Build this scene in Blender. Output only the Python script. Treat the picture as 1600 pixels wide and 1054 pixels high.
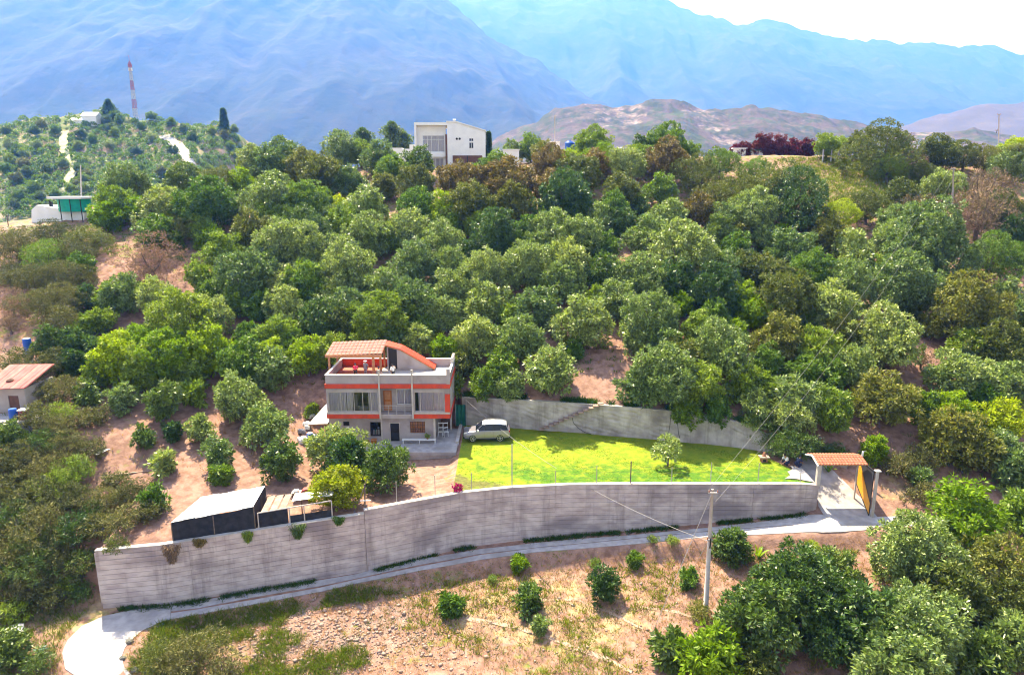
import bpy, math, random
import numpy as np
from mathutils import Vector, Matrix, noise as mn
PI = math.pi
R = math.radians
for o in list(bpy.data.objects): bpy.data.objects.remove(o)
scene = bpy.context.scene
col = scene.collection

# ------------------------------------------------------------------ camera
CAMH, PITCH, FPX = 26.3, R(12.76), 1067.0
cam_d = bpy.data.cameras.new('camera'); cam = bpy.data.objects.new('camera', cam_d); col.objects.link(cam)
cam.location = (0, 0, CAMH); cam.rotation_euler = (PI/2 - PITCH, 0, 0)
cam_d.sensor_width = 36; cam_d.lens = 36*FPX/1600; cam_d.clip_start = 0.5; cam_d.clip_end = 30000
scene.camera = cam

# ------------------------------------------------------------------ light
SUN = Vector((-.265, .459, .848)).normalized()
world = bpy.data.worlds.new('World'); scene.world = world; world.use_nodes = True
wn = world.node_tree.nodes; wl = world.node_tree.links; wn.clear()
sky = wn.new('ShaderNodeTexSky'); sky.sky_type = 'NISHITA'; sky.sun_disc = False
sky.sun_elevation = math.asin(SUN.z); sky.sun_rotation = math.atan2(SUN.x, SUN.y)
sky.air_density = 1.0; sky.dust_density = 7.0; sky.ozone_density = 0.2; sky.altitude = 1800
bg = wn.new('ShaderNodeBackground'); bg.inputs['Strength'].default_value = 0.118
wo = wn.new('ShaderNodeOutputWorld'); veil = wn.new('ShaderNodeHueSaturation'); veil.inputs['Saturation'].default_value = .42; veil.inputs['Value'].default_value = 1.05
wl.new(sky.outputs[0], veil.inputs['Color']); wl.new(veil.outputs[0], bg.inputs[0]); wl.new(bg.outputs[0], wo.inputs[0])
sl = bpy.data.lights.new('sun', 'SUN'); sl.energy = 5.0; sl.angle = R(0.6); sl.color = (1.0, 0.93, 0.82)
so = bpy.data.objects.new('sun', sl); col.objects.link(so); so.location = (0, 0, 90)
so.rotation_euler = SUN.to_track_quat('Z', 'Y').to_euler()
vs = scene.view_settings; vs.view_transform = 'Standard'; vs.look = 'None'; vs.gamma = 1; vs.use_curve_mapping = False
vs.exposure = 1.62
cy = scene.cycles
cy.max_bounces = 5; cy.diffuse_bounces = 2; cy.glossy_bounces = 2; cy.transmission_bounces = 3
cy.transparent_max_bounces = 6; cy.volume_bounces = 1; cy.use_denoising = True
cy.filter_width = 1.1; cy.caustics_reflective = False; cy.caustics_refractive = False
HAZE = 0.00021

# ------------------------------------------------------------------ helpers
def tag(o, label=None, cat=None, group=None, kind=None):
    if label: o['label'] = label
    if cat: o['category'] = cat
    if group: o['group'] = group
    if kind: o['kind'] = kind
    return o
def fast_mesh(name, verts, faces, mats=(), midx=None, smooth=False):
    """verts (n,3) array; faces (m,k) int array of equal-sized faces"""
    me = bpy.data.meshes.new(name)
    v = np.asarray(verts, dtype=np.float32); f = np.asarray(faces, dtype=np.int32)
    me.vertices.add(len(v)); me.vertices.foreach_set('co', v.ravel())
    k = f.shape[1]; me.loops.add(f.size); me.loops.foreach_set('vertex_index', f.ravel())
    me.polygons.add(len(f)); me.polygons.foreach_set('loop_start', np.arange(0, f.size, k, dtype=np.int32))
    if midx is not None: me.polygons.foreach_set('material_index', np.asarray(midx, dtype=np.int32))
    if smooth: me.polygons.foreach_set('use_smooth', np.ones(len(f), dtype=bool))
    me.update(calc_edges=True)
    for m in mats: me.materials.append(m)
    return me
def link(name, me, parent=None, loc=(0,0,0), rz=0.0, scale=None):
    o = bpy.data.objects.new(name, me); col.objects.link(o); o.parent = parent
    o.location = loc; o.rotation_euler = (0, 0, rz)
    if scale: o.scale = scale
    return o
def empty(name, loc, rz=0, label=None, cat=None, group=None):
    o = bpy.data.objects.new(name, None); col.objects.link(o); o.location = loc; o.rotation_euler = (0,0,rz)
    o.empty_display_size = 0.3
    return tag(o, label, cat, group)
class MB:
    """collects simple solids, built as ONE mesh"""
    def __init__(s): s.v = []; s.f = []; s.m = []
    def add(s, vs, fs, mi=0):
        b = len(s.v); s.v += [tuple(p) for p in vs]; s.f += [tuple(b+i for i in f) for f in fs]; s.m += [mi]*len(fs); return s
    def box(s, x0, x1, y0, y1, z0, z1, mi=0):
        return s.add([(x0,y0,z0),(x1,y0,z0),(x1,y1,z0),(x0,y1,z0),(x0,y0,z1),(x1,y0,z1),(x1,y1,z1),(x0,y1,z1)],
            [(0,3,2,1),(4,5,6,7),(0,1,5,4),(1,2,6,5),(2,3,7,6),(3,0,4,7)], mi)
    def hexa(s, pts, mi=0):
        return s.add(pts, [(0,3,2,1),(4,5,6,7),(0,1,5,4),(1,2,6,5),(2,3,7,6),(3,0,4,7)], mi)
    def tube(s, pts, rad, n=8, mi=0, cap=True):
        pts = [Vector(p) for p in pts]; rs = rad if isinstance(rad, (list, tuple)) else [rad]*len(pts)
        vs = []; fs = []
        for i, p in enumerate(pts):
            d = (pts[min(i+1, len(pts)-1)] - pts[max(i-1, 0)]).normalized()
            a = Vector((0,0,1)) if abs(d.z) < .9 else Vector((1,0,0))
            u = d.cross(a).normalized(); w = d.cross(u)
            for k in range(n):
                t = 2*PI*k/n; vs.append(p + (u*math.cos(t) + w*math.sin(t))*rs[i])
        for i in range(len(pts)-1):
            for k in range(n):
                a = i*n+k; b = i*n+(k+1)%n; fs.append((a, b, b+n, a+n))
        if cap: fs.append(tuple(range(n))); fs.append(tuple(reversed(range((len(pts)-1)*n, len(pts)*n))))
        return s.add(vs, fs, mi)
    def prism(s, poly, x0, x1, axis='x', mi=0):
        n = len(poly)
        def P(a, b, t): return (t, a, b) if axis == 'x' else ((a, t, b) if axis == 'y' else (a, b, t))
        vs = [P(a, b, x0) for a, b in poly] + [P(a, b, x1) for a, b in poly]
        fs = [tuple(range(n)), tuple(range(2*n-1, n-1, -1))] + [(i, (i+1)%n, n+(i+1)%n, n+i) for i in range(n)]
        return s.add(vs, fs, mi)
    def build(s, name, mats, parent=None, smooth=False, loc=(0,0,0), rz=0, bevel=0):
        me = bpy.data.meshes.new(name); me.from_pydata(s.v, [], s.f)
        for m in (mats if isinstance(mats, (list, tuple)) else [mats]): me.materials.append(m)
        me.polygons.foreach_set('material_index', s.m)
        if smooth: me.polygons.foreach_set('use_smooth', [True]*len(me.polygons))
        me.update(); o = link(name, me, parent, loc, rz)
        if bevel:
            b = o.modifiers.new('b', 'BEVEL'); b.width = bevel; b.segments = 2; b.limit_method = 'ANGLE'; b.angle_limit = R(35)
        return o
def mat(name, c1, c2=None, scale=3.0, rough=.85, bump=0.0, spec=.3, metal=0.0, c3=None, scale2=.4, stretch=None, detail=6, streak=None, bscale=None, lo=.35, hi=.65):
    m = bpy.data.materials.new(name); m.use_nodes = True; nt = m.node_tree; n = nt.nodes; L = nt.links
    b = n['Principled BSDF']; b.inputs['Roughness'].default_value = rough; b.inputs['Metallic'].default_value = metal
    b.inputs['Specular IOR Level'].default_value = spec; b.inputs['Base Color'].default_value = (*c1, 1)
    tc = n.new('ShaderNodeTexCoord'); src = tc.outputs['Object']
    if stretch:
        mp = n.new('ShaderNodeMapping'); mp.inputs['Scale'].default_value = stretch; L.new(src, mp.inputs[0]); src = mp.outputs[0]
    if c2:
        t = n.new('ShaderNodeTexNoise'); t.inputs['Scale'].default_value = scale; t.inputs['Detail'].default_value = detail; L.new(src, t.inputs[0])
        r = n.new('ShaderNodeValToRGB'); r.color_ramp.elements[0].position = lo; r.color_ramp.elements[1].position = hi
        r.color_ramp.elements[0].color = (*c1, 1); r.color_ramp.elements[1].color = (*c2, 1); L.new(t.outputs[0], r.inputs[0]); out = r.outputs[0]
        if c3:
            t3 = n.new('ShaderNodeTexNoise'); t3.inputs['Scale'].default_value = scale2; t3.inputs['Detail'].default_value = 5; L.new(src, t3.inputs[0])
            r3 = n.new('ShaderNodeMapRange'); r3.inputs[1].default_value = .5; r3.inputs[2].default_value = .66; L.new(t3.outputs[0], r3.inputs[0])
            mx = n.new('ShaderNodeMix'); mx.data_type = 'RGBA'; L.new(r3.outputs[0], mx.inputs[0]); L.new(out, mx.inputs[6]); mx.inputs[7].default_value = (*c3, 1); out = mx.outputs[2]
        if streak:                                            # run-off stains, tall and narrow
            ms = n.new('ShaderNodeMapping'); ms.inputs['Scale'].default_value = (1,1,.10); L.new(tc.outputs['Object'], ms.inputs[0])
            ts = n.new('ShaderNodeTexNoise'); ts.inputs['Scale'].default_value = 1.1; ts.inputs['Detail'].default_value = 8; ts.inputs['Roughness'].default_value = .7; L.new(ms.outputs[0], ts.inputs[0])
            rs_ = n.new('ShaderNodeMapRange'); rs_.inputs[1].default_value = .50; rs_.inputs[2].default_value = .72; rs_.inputs[4].default_value = .8; L.new(ts.outputs[0], rs_.inputs[0])
            mxs = n.new('ShaderNodeMix'); mxs.data_type = 'RGBA'; L.new(rs_.outputs[0], mxs.inputs[0]); L.new(out, mxs.inputs[6]); mxs.inputs[7].default_value = (*streak, 1); out = mxs.outputs[2]
        L.new(out, b.inputs['Base Color'])
    if bump:
        t2 = n.new('ShaderNodeTexNoise'); t2.inputs['Scale'].default_value = bscale or scale*3; t2.inputs['Detail'].default_value = 6; L.new(src, t2.inputs[0])
        bp = n.new('ShaderNodeBump'); bp.inputs['Strength'].default_value = min(1, bump*2); bp.inputs['Distance'].default_value = bump; L.new(t2.outputs[0], bp.inputs['Height']); L.new(bp.outputs[0], b.inputs['Normal'])
    return m
def leafmat(name, c, rough=.45, spec=.5, trans=.3, vary=.5, warm=0.0):
    """leaf colour varies leaf by leaf (random per island) and tree by tree"""
    m = bpy.data.materials.new(name); m.use_nodes = True; nt = m.node_tree; n = nt.nodes; L = nt.links
    b = n['Principled BSDF']; b.inputs['Roughness'].default_value = rough; b.inputs['Specular IOR Level'].default_value = spec
    g = n.new('ShaderNodeNewGeometry'); r = n.new('ShaderNodeValToRGB'); e = r.color_ramp.elements
    d = tuple(x*(1-vary) for x in c); h = (c[0]*(1+vary*.95)+warm, c[1]*(1+vary*.75), c[2]*(1+vary*.45))
    e[0].color = (*d, 1); e[1].color = (*h, 1); k = e.new(.55); k.color = (*c, 1); L.new(g.outputs['Random Per Island'], r.inputs[0])
    oi = n.new('ShaderNodeObjectInfo'); hs = n.new('ShaderNodeHueSaturation')
    mr = n.new('ShaderNodeMapRange'); mr.inputs[3].default_value = .47; mr.inputs[4].default_value = .515; L.new(oi.outputs['Random'], mr.inputs[0])
    mv = n.new('ShaderNodeMapRange'); mv.inputs[3].default_value = 1.28; mv.inputs[4].default_value = .72; L.new(oi.outputs['Random'], mv.inputs[0])
    L.new(mr.outputs[0], hs.inputs['Hue']); L.new(mv.outputs[0], hs.inputs['Value']); L.new(r.outputs[0], hs.inputs['Color']); L.new(hs.outputs[0], b.inputs['Base Color'])
    tr = n.new('ShaderNodeBsdfTranslucent'); tg = n.new('ShaderNodeMix'); tg.data_type = 'RGBA'; tg.blend_type = 'MULTIPLY'; tg.inputs[0].default_value = 1
    L.new(hs.outputs[0], tg.inputs[6]); tg.inputs[7].default_value = (1.25, 1.35, .6, 1); L.new(tg.outputs[2], tr.inputs[0])
    mx = n.new('ShaderNodeMixShader'); mx.inputs[0].default_value = trans; L.new(b.outputs[0], mx.inputs[1]); L.new(tr.outputs[0], mx.inputs[2])
    L.new(mx.outputs[0], n['Material Output'].inputs[0]); return m
def flat(name, c, rough=.6, spec=.4, metal=0): return mat(name, c, rough=rough, spec=spec, metal=metal)

M = {}
M['concrete'] = mat('board_marked_concrete', (.43,.345,.345), (.60,.51,.50), .9, .9, .02, c3=(.27,.22,.235), scale2=.22, streak=(.24,.19,.19), stretch=(1,1,2.2), bscale=6)
M['wall_b'] = mat('rough_block_concrete', (.36,.31,.30), (.54,.48,.46), .9, .9, .09, c3=(.24,.20,.19), scale2=.3, streak=(.20,.17,.15), bscale=5)
M['cap'] = mat('wall_cap_concrete', (.52,.48,.46), (.42,.38,.36), 2, .9, .01)
M['road'] = mat('pale_concrete_road', (.44,.41,.42), (.31,.29,.30), 1.6, .85, .006, c3=(.27,.25,.25), scale2=.3)
M['plaster'] = mat('grey_render', (.36,.31,.31), (.42,.365,.365), .8, .9, .003, c3=(.29,.245,.24), scale2=.7)
M['orange'] = mat('orange_red_paint', (.66,.07,.03), (.52,.055,.025), 1.5, .7, streak=(.40,.06,.04))
M['trim'] = mat('pale_trim', (.52,.46,.42), (.44,.39,.36), 3, .8)
M['tile'] = mat('terracotta_tile', (.40,.14,.08), (.28,.085,.05), 4, .75, .004)
M['tile_pink'] = mat('pink_terracotta_tile', (.36,.155,.135), (.26,.105,.09), 3, .75, .004)
M['wood'] = mat('orange_wood', (.48,.17,.035), (.36,.11,.02), 3, .55, stretch=(1,1,.15))
M['timber'] = mat('pergola_timber', (.52,.25,.12), (.42,.19,.09), 3, .7)
M['dark'] = flat('dark_metal_and_shade', (.012,.012,.016), .4)  # dark metal parts; also paints the shade in the stair house opening
M['black'] = mat('black_shade_cloth', (.012,.014,.02), (.03,.03,.04), 2, .8, .02)
M['white'] = flat('white_paint', (.75,.74,.74), .55)
M['whitewall'] = mat('white_render', (.86,.85,.85), (.80,.79,.80), 1, .8)
M['metalroof'] = mat('pale_sheet_metal', (.70,.72,.74), (.55,.56,.58), 2, .35, spec=.6, metal=.25)
M['brown'] = mat('brown_cladding', (.16,.075,.05), (.12,.055,.04), 3, .7)
M['curtain'] = mat('lilac_grey_curtain', (.80,.72,.80), (.62,.55,.63), 6, .9, stretch=(3,1,.1))
M['interior'] = flat('dark_interior', (.05,.05,.05), .9)
M['steel'] = flat('galvanised_steel', (.42,.41,.42), .45, .5, .5)
M['rust'] = mat('rusty_wire', (.16,.13,.11), (.10,.07,.05), 3, .8)
M['bark'] = mat('grey_brown_bark', (.12,.085,.065), (.19,.15,.12), 5, .95, .02)
M['pole'] = mat('pole_concrete', (.50,.45,.44), (.42,.38,.37), 2, .85)
M['cable'] = flat('cable_grey', (.30,.28,.28), .6)
M['cabled'] = flat('cable_dark', (.03,.03,.03), .6)
M['teal'] = mat('teal_tank', (.0,.38,.28), (.0,.31,.24), 2, .5)
M['blue'] = flat('blue_plastic', (.015,.10,.48), .45)
M['yellow'] = mat('yellow_gate_panel', (.80,.36,.02), (.72,.30,.015), 2, .5)
M['gateblack'] = flat('dark_gate_metal', (.05,.05,.06), .5)
M['redroof'] = mat('faded_red_roof', (.27,.045,.045), (.36,.12,.11), .8, .7, .01)
M['oldwall'] = mat('old_grey_wall', (.34,.29,.27), (.42,.36,.33), 1, .9, .01)
M['stone'] = mat('pale_stone', (.40,.29,.24), (.26,.18,.15), 2, .9, .02)
M['greycloth'] = flat('grey_cloth', (.20,.19,.22), .9)
M['pink'] = flat('pink_cloth', (.60,.03,.10), .9)
M['navy'] = flat('navy_cloth', (.02,.03,.09), .9)
M['whitecloth'] = flat('white_cloth', (.70,.69,.68), .9)
M['skin'] = flat('skin', (.32,.17,.11), .6)
M['hair'] = flat('dark_hair', (.012,.010,.009), .6)
M['carpaint'] = flat('champagne_car_paint', (.30,.28,.33), .3, .6, .55)
M['carpaint_lit'] = flat('sunlit_car_paint', (.72,.72,.74), .3, .6, .2)  # car paint whitened: the sunlight on the roof is put into the colour
M['glassdark'] = flat('dark_car_glass', (.010,.012,.02), .12, .35)
M['tyre'] = flat('tyre_rubber', (.015,.015,.016), .85)
M['rim'] = flat('alloy_rim', (.40,.40,.42), .3, .6, .7)
M['lamp'] = flat('headlamp_plastic', (.65,.66,.70), .15, .7)
M['tail'] = flat('tail_lamp_red', (.35,.01,.01), .25)
M['aerialred'] = flat('mast_red', (.32,.09,.11), .7)
M['mastwhite'] = flat('mast_white', (.42,.42,.45), .7)
M['brick'] = mat('fired_clay', (.42,.20,.14), (.32,.14,.09), 5, .9)
M['tarp'] = mat('green_mesh_tarp', (.01,.10,.07), (.02,.14,.10), 2, .8)
def glassmat():
    m = bpy.data.materials.new('window_glass'); m.use_nodes = True; n = m.node_tree.nodes; L = m.node_tree.links; n.clear()
    a = n.new('ShaderNodeBsdfTransparent'); a.inputs[0].default_value = (.95,.95,.96,1); g = n.new('ShaderNodeBsdfGlossy'); g.inputs[1].default_value = .04
    f = n.new('ShaderNodeFresnel'); f.inputs[0].default_value = 1.5; x = n.new('ShaderNodeMixShader'); o = n.new('ShaderNodeOutputMaterial')
    L.new(f.outputs[0], x.inputs[0]); L.new(a.outputs[0], x.inputs[1]); L.new(g.outputs[0], x.inputs[2]); L.new(x.outputs[0], o.inputs[0]); return m
M['glass'] = glassmat()
LEAF = {
 'S': leafmat('silvery_green_leaves', (.205,.30,.085), .42, .6, .24, .6, .02),
 'D': leafmat('dark_green_leaves', (.085,.16,.030), .42, .5, .25, .55, .01),
 'G': leafmat('mid_green_leaves', (.145,.25,.026), .5, .4, .30, .5, .02),
 'B': leafmat('bright_yellow_green_leaves', (.23,.35,.010), .5, .3, .38, .45, .02),
 'O': leafmat('olive_leaves', (.140,.178,.034), .5, .35, .25, .5, .03),
 'R': leafmat('bronze_flushed_leaves', (.195,.165,.05), .5, .3, .2, .5, .05),
 'Y': leafmat('yellow_leaves', (.36,.40,.012), .55, .3, .35, .35, .04),
 'T': leafmat('dull_thorn_leaves', (.135,.150,.055), .65, .2, .2, .5, .02),
 'N': leafmat('dry_brown_twigs', (.25,.185,.125), .8, .1, .1, .45, .02),
 'P': leafmat('purple_red_leaves', (.13,.018,.03), .5, .3, .25, .5, .02),
 'A': leafmat('blue_green_agave', (.10,.19,.15), .5, .4, .1, .3, .01),
}

# ------------------------------------------------------------------ pixel to world (for laying out real positions)
def tn(y): return math.tan(math.atan((y-527.0)/FPX) + PITCH)
def Yz(y, z): return (CAMH-z)/tn(y)
def XX(x, Y, z): return (x-800.0)/FPX*(Y*math.cos(PITCH) + (CAMH-z)*math.sin(PITCH))
def at(px, py, Y):
    z = CAMH - Y*tn(py); return Vector((XX(px, Y, z), Y, z))
def atz(px, py, z):
    Y = Yz(py, z); return Vector((XX(px, Y, z), Y, z))

# ------------------------------------------------------------------ terrain profile
# each station: X, then rows (Y, z): a front, b field, c bank toe, d road outer, e wall base, f wall top, m mid terrace, g back base, h back top, i slope, j crest, k plateau, l far side
def roadz(X): return float(np.interp(X, [-60,-33,-27,-20,-12,-4.5,0,10.6,18,25.7,30,60,120], [-6.6,-6.5,-6.5,-6.2,-5.9,-5.6,-5.3,-4.5,-3.75,-2.95,-2.85,-2.7,-2.5]))
OUT = []
for px, py in [(265,967),(312,958),(400,942),(500,924),(553,913),(660,890),(750,874),(837,862),(903,857),(985,850),(1100,839),(1250,833),(1350,829)]:
    X = (px-800)/FPX*58
    for _ in range(4):
        z = roadz(X); Y = Yz(py, z); X = XX(px, Y, z)
    OUT.append((X, Y))
OUT += [(45,53.2),(60,53.2),(120,53.5)]
def youter(X): return float(np.interp(X, [p[0] for p in OUT], [p[1] for p in OUT]))
wp = [(-32.35,47.96,-6.5,-1.55),(-27.47,48.39,-6.5,-1.3),(-20.6,50.15,-6.25,-1.0),(-12.3,52.2,-5.9,-.62)]
wp2 = [(-12.28,52.2,-5.9,-.30),(-8.3,53.9,-5.75,-.30),(-4.5,55.45,-5.65,-.28),(0,56.15,-5.3,-.1),(5,56.5,-4.9,0),(10.58,56.6,-4.5,.02),(19.8,56.6,-3.6,.02),(25.73,56.6,-2.95,.02),(27.75,57.3,-2.7,-.42)]
wq = [(-5.55,71.96,0,3.2),(0,70.94,0,3.28),(6.92,69.5,0,3.32),(13.5,67.86,0,3.35),(19.85,66.3,0,3.15),(22.8,65.3,0,2.7),(25.9,64.1,0,1.7),(27.8,63.45,-.1,1.2)]
WPA = wp+wp2
ST = {}
def st(X, e, f, m, g, h, i, j, k, l, bz, bank):
    d = (min(youter(X), e[0]-2.2), roadz(X)-.02); c = (d[0]-1.1, d[1]-bank)
    if X < -27: d = (43.6, -6.75); c = (42.6, -6.95)
    ST[X] = [(18, bz-4.5), (39, bz), c, d, e, f, m, g, h, i, j, k, l]
st(-420,(46,-6),(50,-4),(62,2),(70,4),(71,4.3),(105,10),(112,5),(130,-10),(200,-60),-8,.2)
st(-115,(46,-6.4),(50,-4),(62,3.5),(70,6),(71,6.3),(105,17.5),(113,17.5),(125,8),(190,-30),-8,.2)
st(-80,(46,-6.5),(50,-4),(62,4),(70,6.2),(71,6.5),(105,19.6),(115,20.4),(125,10),(190,-30),-8,.2)
st(-60,(46.5,-6.6),(50,-4),(62,4.2),(70,6.0),(71,6.3),(105,20),(122,25),(135,18),(200,-30),-8,.2)
st(-47,(47,-6.6),(51,-3.6),(62,4.0),(70,5.6),(71,5.9),(105,20),(127,27.5),(140,25),(200,-20),-8,.2)
st(-38,(47.6,-6.5),(51,-3.2),(62,2.6),(70,4.8),(71,5.1),(105,20),(130,28.3),(145,29),(200,-10),-8,.2)
st(-33.2,(47.8,-6.4),(51,-2.8),(62,1.6),(70,3.6),(71,4.0),(105,20),(130,28.5),(150,29.5),(220,-10),-8.1,.2)
st(-32.3,(47.95,-6.5),(48.3,-1.75),(62,1.3),(70,3.3),(71,3.7),(105,20),(130,28.5),(150,29.5),(220,-10),-8.1,.2)
st(-27.4,(48.4,-6.5),(48.75,-1.45),(62,1.0),(70,2.9),(71,3.3),(105,20),(130,28.5),(150,29.5),(220,-10),-8.2,.3)
st(-24,(49.1,-6.35),(49.45,-1.3),(61,.4),(70,2.4),(71,2.9),(105,20),(130,28.5),(150,29.5),(220,-10),-8.3,.4)
st(-20.2,(50.2,-6.2),(50.55,-1.15),(62,-.4),(70.5,.6),(71.6,2.9),(105,20),(130,28.5),(150,29.5),(220,-10),-8.3,.4)
st(-19.2,(50.4,-6.15),(50.75,-1.1),(63.6,-.8),(74.0,-.1),(74.4,4.2),(105,20),(130,28.5),(150,29.5),(220,-10),-8.3,.4)
st(-12.2,(52.2,-5.9),(52.55,-.7),(63.6,-1.0),(74.0,-.1),(74.4,4.2),(105,20),(130,28.5),(150,29.5),(220,-10),-8.3,.4)
st(-6.2,(55.0,-5.65),(55.35,-.45),(63.6,-.7),(73.5,-.05),(74.0,4.0),(105,20),(130,28.5),(150,29.5),(220,-10),-8.2,.7)
st(-5.3,(55.3,-5.6),(55.65,-.4),(63.0,-.1),(71.95,-.0),(72.4,3.2),(105,20),(130,28.5),(150,29.5),(220,-10),-8.1,.9)
st(0,(56.15,-5.3),(56.5,-.12),(62,0),(70.94,0),(71.4,3.25),(105,20),(130,29.0),(150,30),(220,-10),-8,1.1)
st(10.6,(56.6,-4.5),(56.95,-.02),(62,0),(68.7,0),(69.2,3.3),(105,20),(131,30),(150,31),(220,-10),-7.6,1.3)
st(19.8,(56.6,-3.55),(56.95,-.02),(62,0),(66.4,0),(66.9,3.2),(105,20),(132,30.6),(150,31.5),(220,-10),-7.2,1.3)
st(25.7,(56.6,-2.95),(56.95,-.02),(61,0),(64.2,0),(64.9,2.3),(105,20),(132,30.8),(150,31.5),(220,-10),-7,1.2)
st(27.6,(57.27,-2.75),(57.6,-.4),(60.9,-.25),(63.6,-.05),(64.4,1.6),(105,20),(133,31),(150,31.5),(220,-10),-7,1.2)
st(27.95,(56.5,-2.8),(57.3,-2.6),(60.9,-1.0),(63.6,-.2),(64.4,1.5),(105,20),(133,31),(150,31.5),(220,-10),-7,1.2)
st(32.7,(56,-2.8),(57.3,-2.6),(60.9,-1.0),(63.6,.2),(64.4,1.2),(105,20),(133,31),(150,31.5),(220,-10),-6.8,1.1)
st(33.8,(56,-2.75),(57.3,-2.4),(61,-.7),(64,.9),(64.6,1.25),(105,20),(133,31),(150,31.5),(220,-10),-6.8,1.0)
st(45,(56,-2.7),(57.5,-2.3),(61,-.6),(64,.9),(65,1.35),(105,19.5),(133,31),(150,31.5),(220,-10),-6.5,1)
st(60,(56,-2.7),(57.5,-2.2),(61,-.6),(64,.9),(65,1.35),(105,19),(134,31.2),(150,31.5),(220,-10),-6.5,1)
st(110,(56,-2.6),(57.5,-2.2),(61,-.6),(64,.9),(65,1.35),(105,19),(134,31.2),(150,31.5),(220,-10),-6.5,1)
st(420,(56,-2.6),(57.5,-2.2),(61,-.6),(64,.9),(65,1.35),(105,19),(134,31.2),(150,31.5),(220,-10),-6.5,1)
SX = sorted(ST); SA = np.array([ST[x] for x in SX])            # (n,13,2)
def prof(X):
    ys = np.array([np.interp(X, SX, SA[:,r,0]) for r in range(13)]); zs = np.array([np.interp(X, SX, SA[:,r,1]) for r in range(13)])
    if -32.35 <= X <= 27.76: y = float(np.interp(X, [q[0] for q in WPA], [q[1] for q in WPA])); ys[4] = y+.14; ys[5] = y+.34
    if -5.55 <= X <= 27.8: y = float(np.interp(X, [q[0] for q in wq], [q[1] for q in wq])); ys[7] = y+.12; ys[8] = y+.32
    ys = np.maximum.accumulate(ys + np.arange(13)*1e-4); return ys, zs
def rough(X, Y, ys):
    """small relief, none on the road, walls and lawn"""
    e = ys[4]; d = ys[3]; h = ys[8]
    n = math.sin(X*.31+1.3*math.sin(Y*.17))*.5 + math.sin(Y*.43+1.7*math.sin(X*.23))*.5
    n2 = mn.noise((X*.9, Y*.9, 3.1))
    if Y < d-1.2: a = min(1, (d-1.2-Y)/3); return a*(.14*n + .16*n2)
    if Y > h+.8:
        a = min(1, (Y-h-.8)/4); t = (Y*.42+.6*math.sin(X*.05)) % 1.0     # cultivation terraces
        return a*(.30*n + .25*n2 + .35*(t*t*(3-2*t)-t))
    if X < -6 and Y > ys[5]+.8 and not (X > -22 and Y > 61): return min(1, (Y-ys[5]-.8)/2)*(.12*n+.15*n2)
    if X < -34 and Y > e: return .3*n+.2*n2
    return 0.0
def height(X, Y):
    ys, zs = prof(X); return float(np.interp(Y, ys, zs)) + rough(X, Y, ys)
def G(px, py, lo=30, hi=215):
    """where the sight line through a photo pixel meets the near terrain"""
    prev = None; Y = lo
    while Y < hi:
        p = at(px, py, Y); s = p.z - height(p.x, Y)
        if s < 0:
            a, b = (prev, Y) if prev else (Y-.5, Y)
            for _ in range(14):
                m_ = (a+b)/2; q = at(px, py, m_)
                if q.z - height(q.x, m_) < 0: b = m_
                else: a = m_
            q = at(px, py, b); return Vector((q.x, b, height(q.x, b)))
        prev = Y; Y += .5
    return None

# ================================================================== SETTING
rng = np.random.default_rng(7); random.seed(7)
LAT = np.random.default_rng(3).random((256,256))
def vnoise(x, y):
    xi = np.floor(x).astype(int); yi = np.floor(y).astype(int); fx = x-xi; fy = y-yi
    fx = fx*fx*(3-2*fx); fy = fy*fy*(3-2*fy); a = LAT[xi%256, yi%256]; b = LAT[(xi+1)%256, yi%256]; c = LAT[xi%256, (yi+1)%256]; d = LAT[(xi+1)%256, (yi+1)%256]
    return (a*(1-fx)+b*fx)*(1-fy) + (c*(1-fx)+d*fx)*fy
def fbm(x, y, o=5, ridge=False):
    s = 0; a = .5; t = 0
    for i in range(o):
        n = vnoise(x*2**i+17*i, y*2**i+5*i)
        if ridge: n = 1-np.abs(2*n-1)
        s = s+a*n; t += a; a *= .5
    return s/t
def gridfaces(ny, nx):
    i = np.arange((ny-1)*(nx-1)); r = i//(nx-1); c = i%(nx-1); a = r*nx+c
    return np.stack([a, a+1, a+nx+1, a+nx], 1)
def color_attr(me, rgb):
    ca = me.color_attributes.new('cover', 'FLOAT_COLOR', 'POINT'); n = len(rgb)
    ca.data.foreach_set('color', np.concatenate([rgb, np.ones((n,1))], 1).astype(np.float32).ravel())
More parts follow.
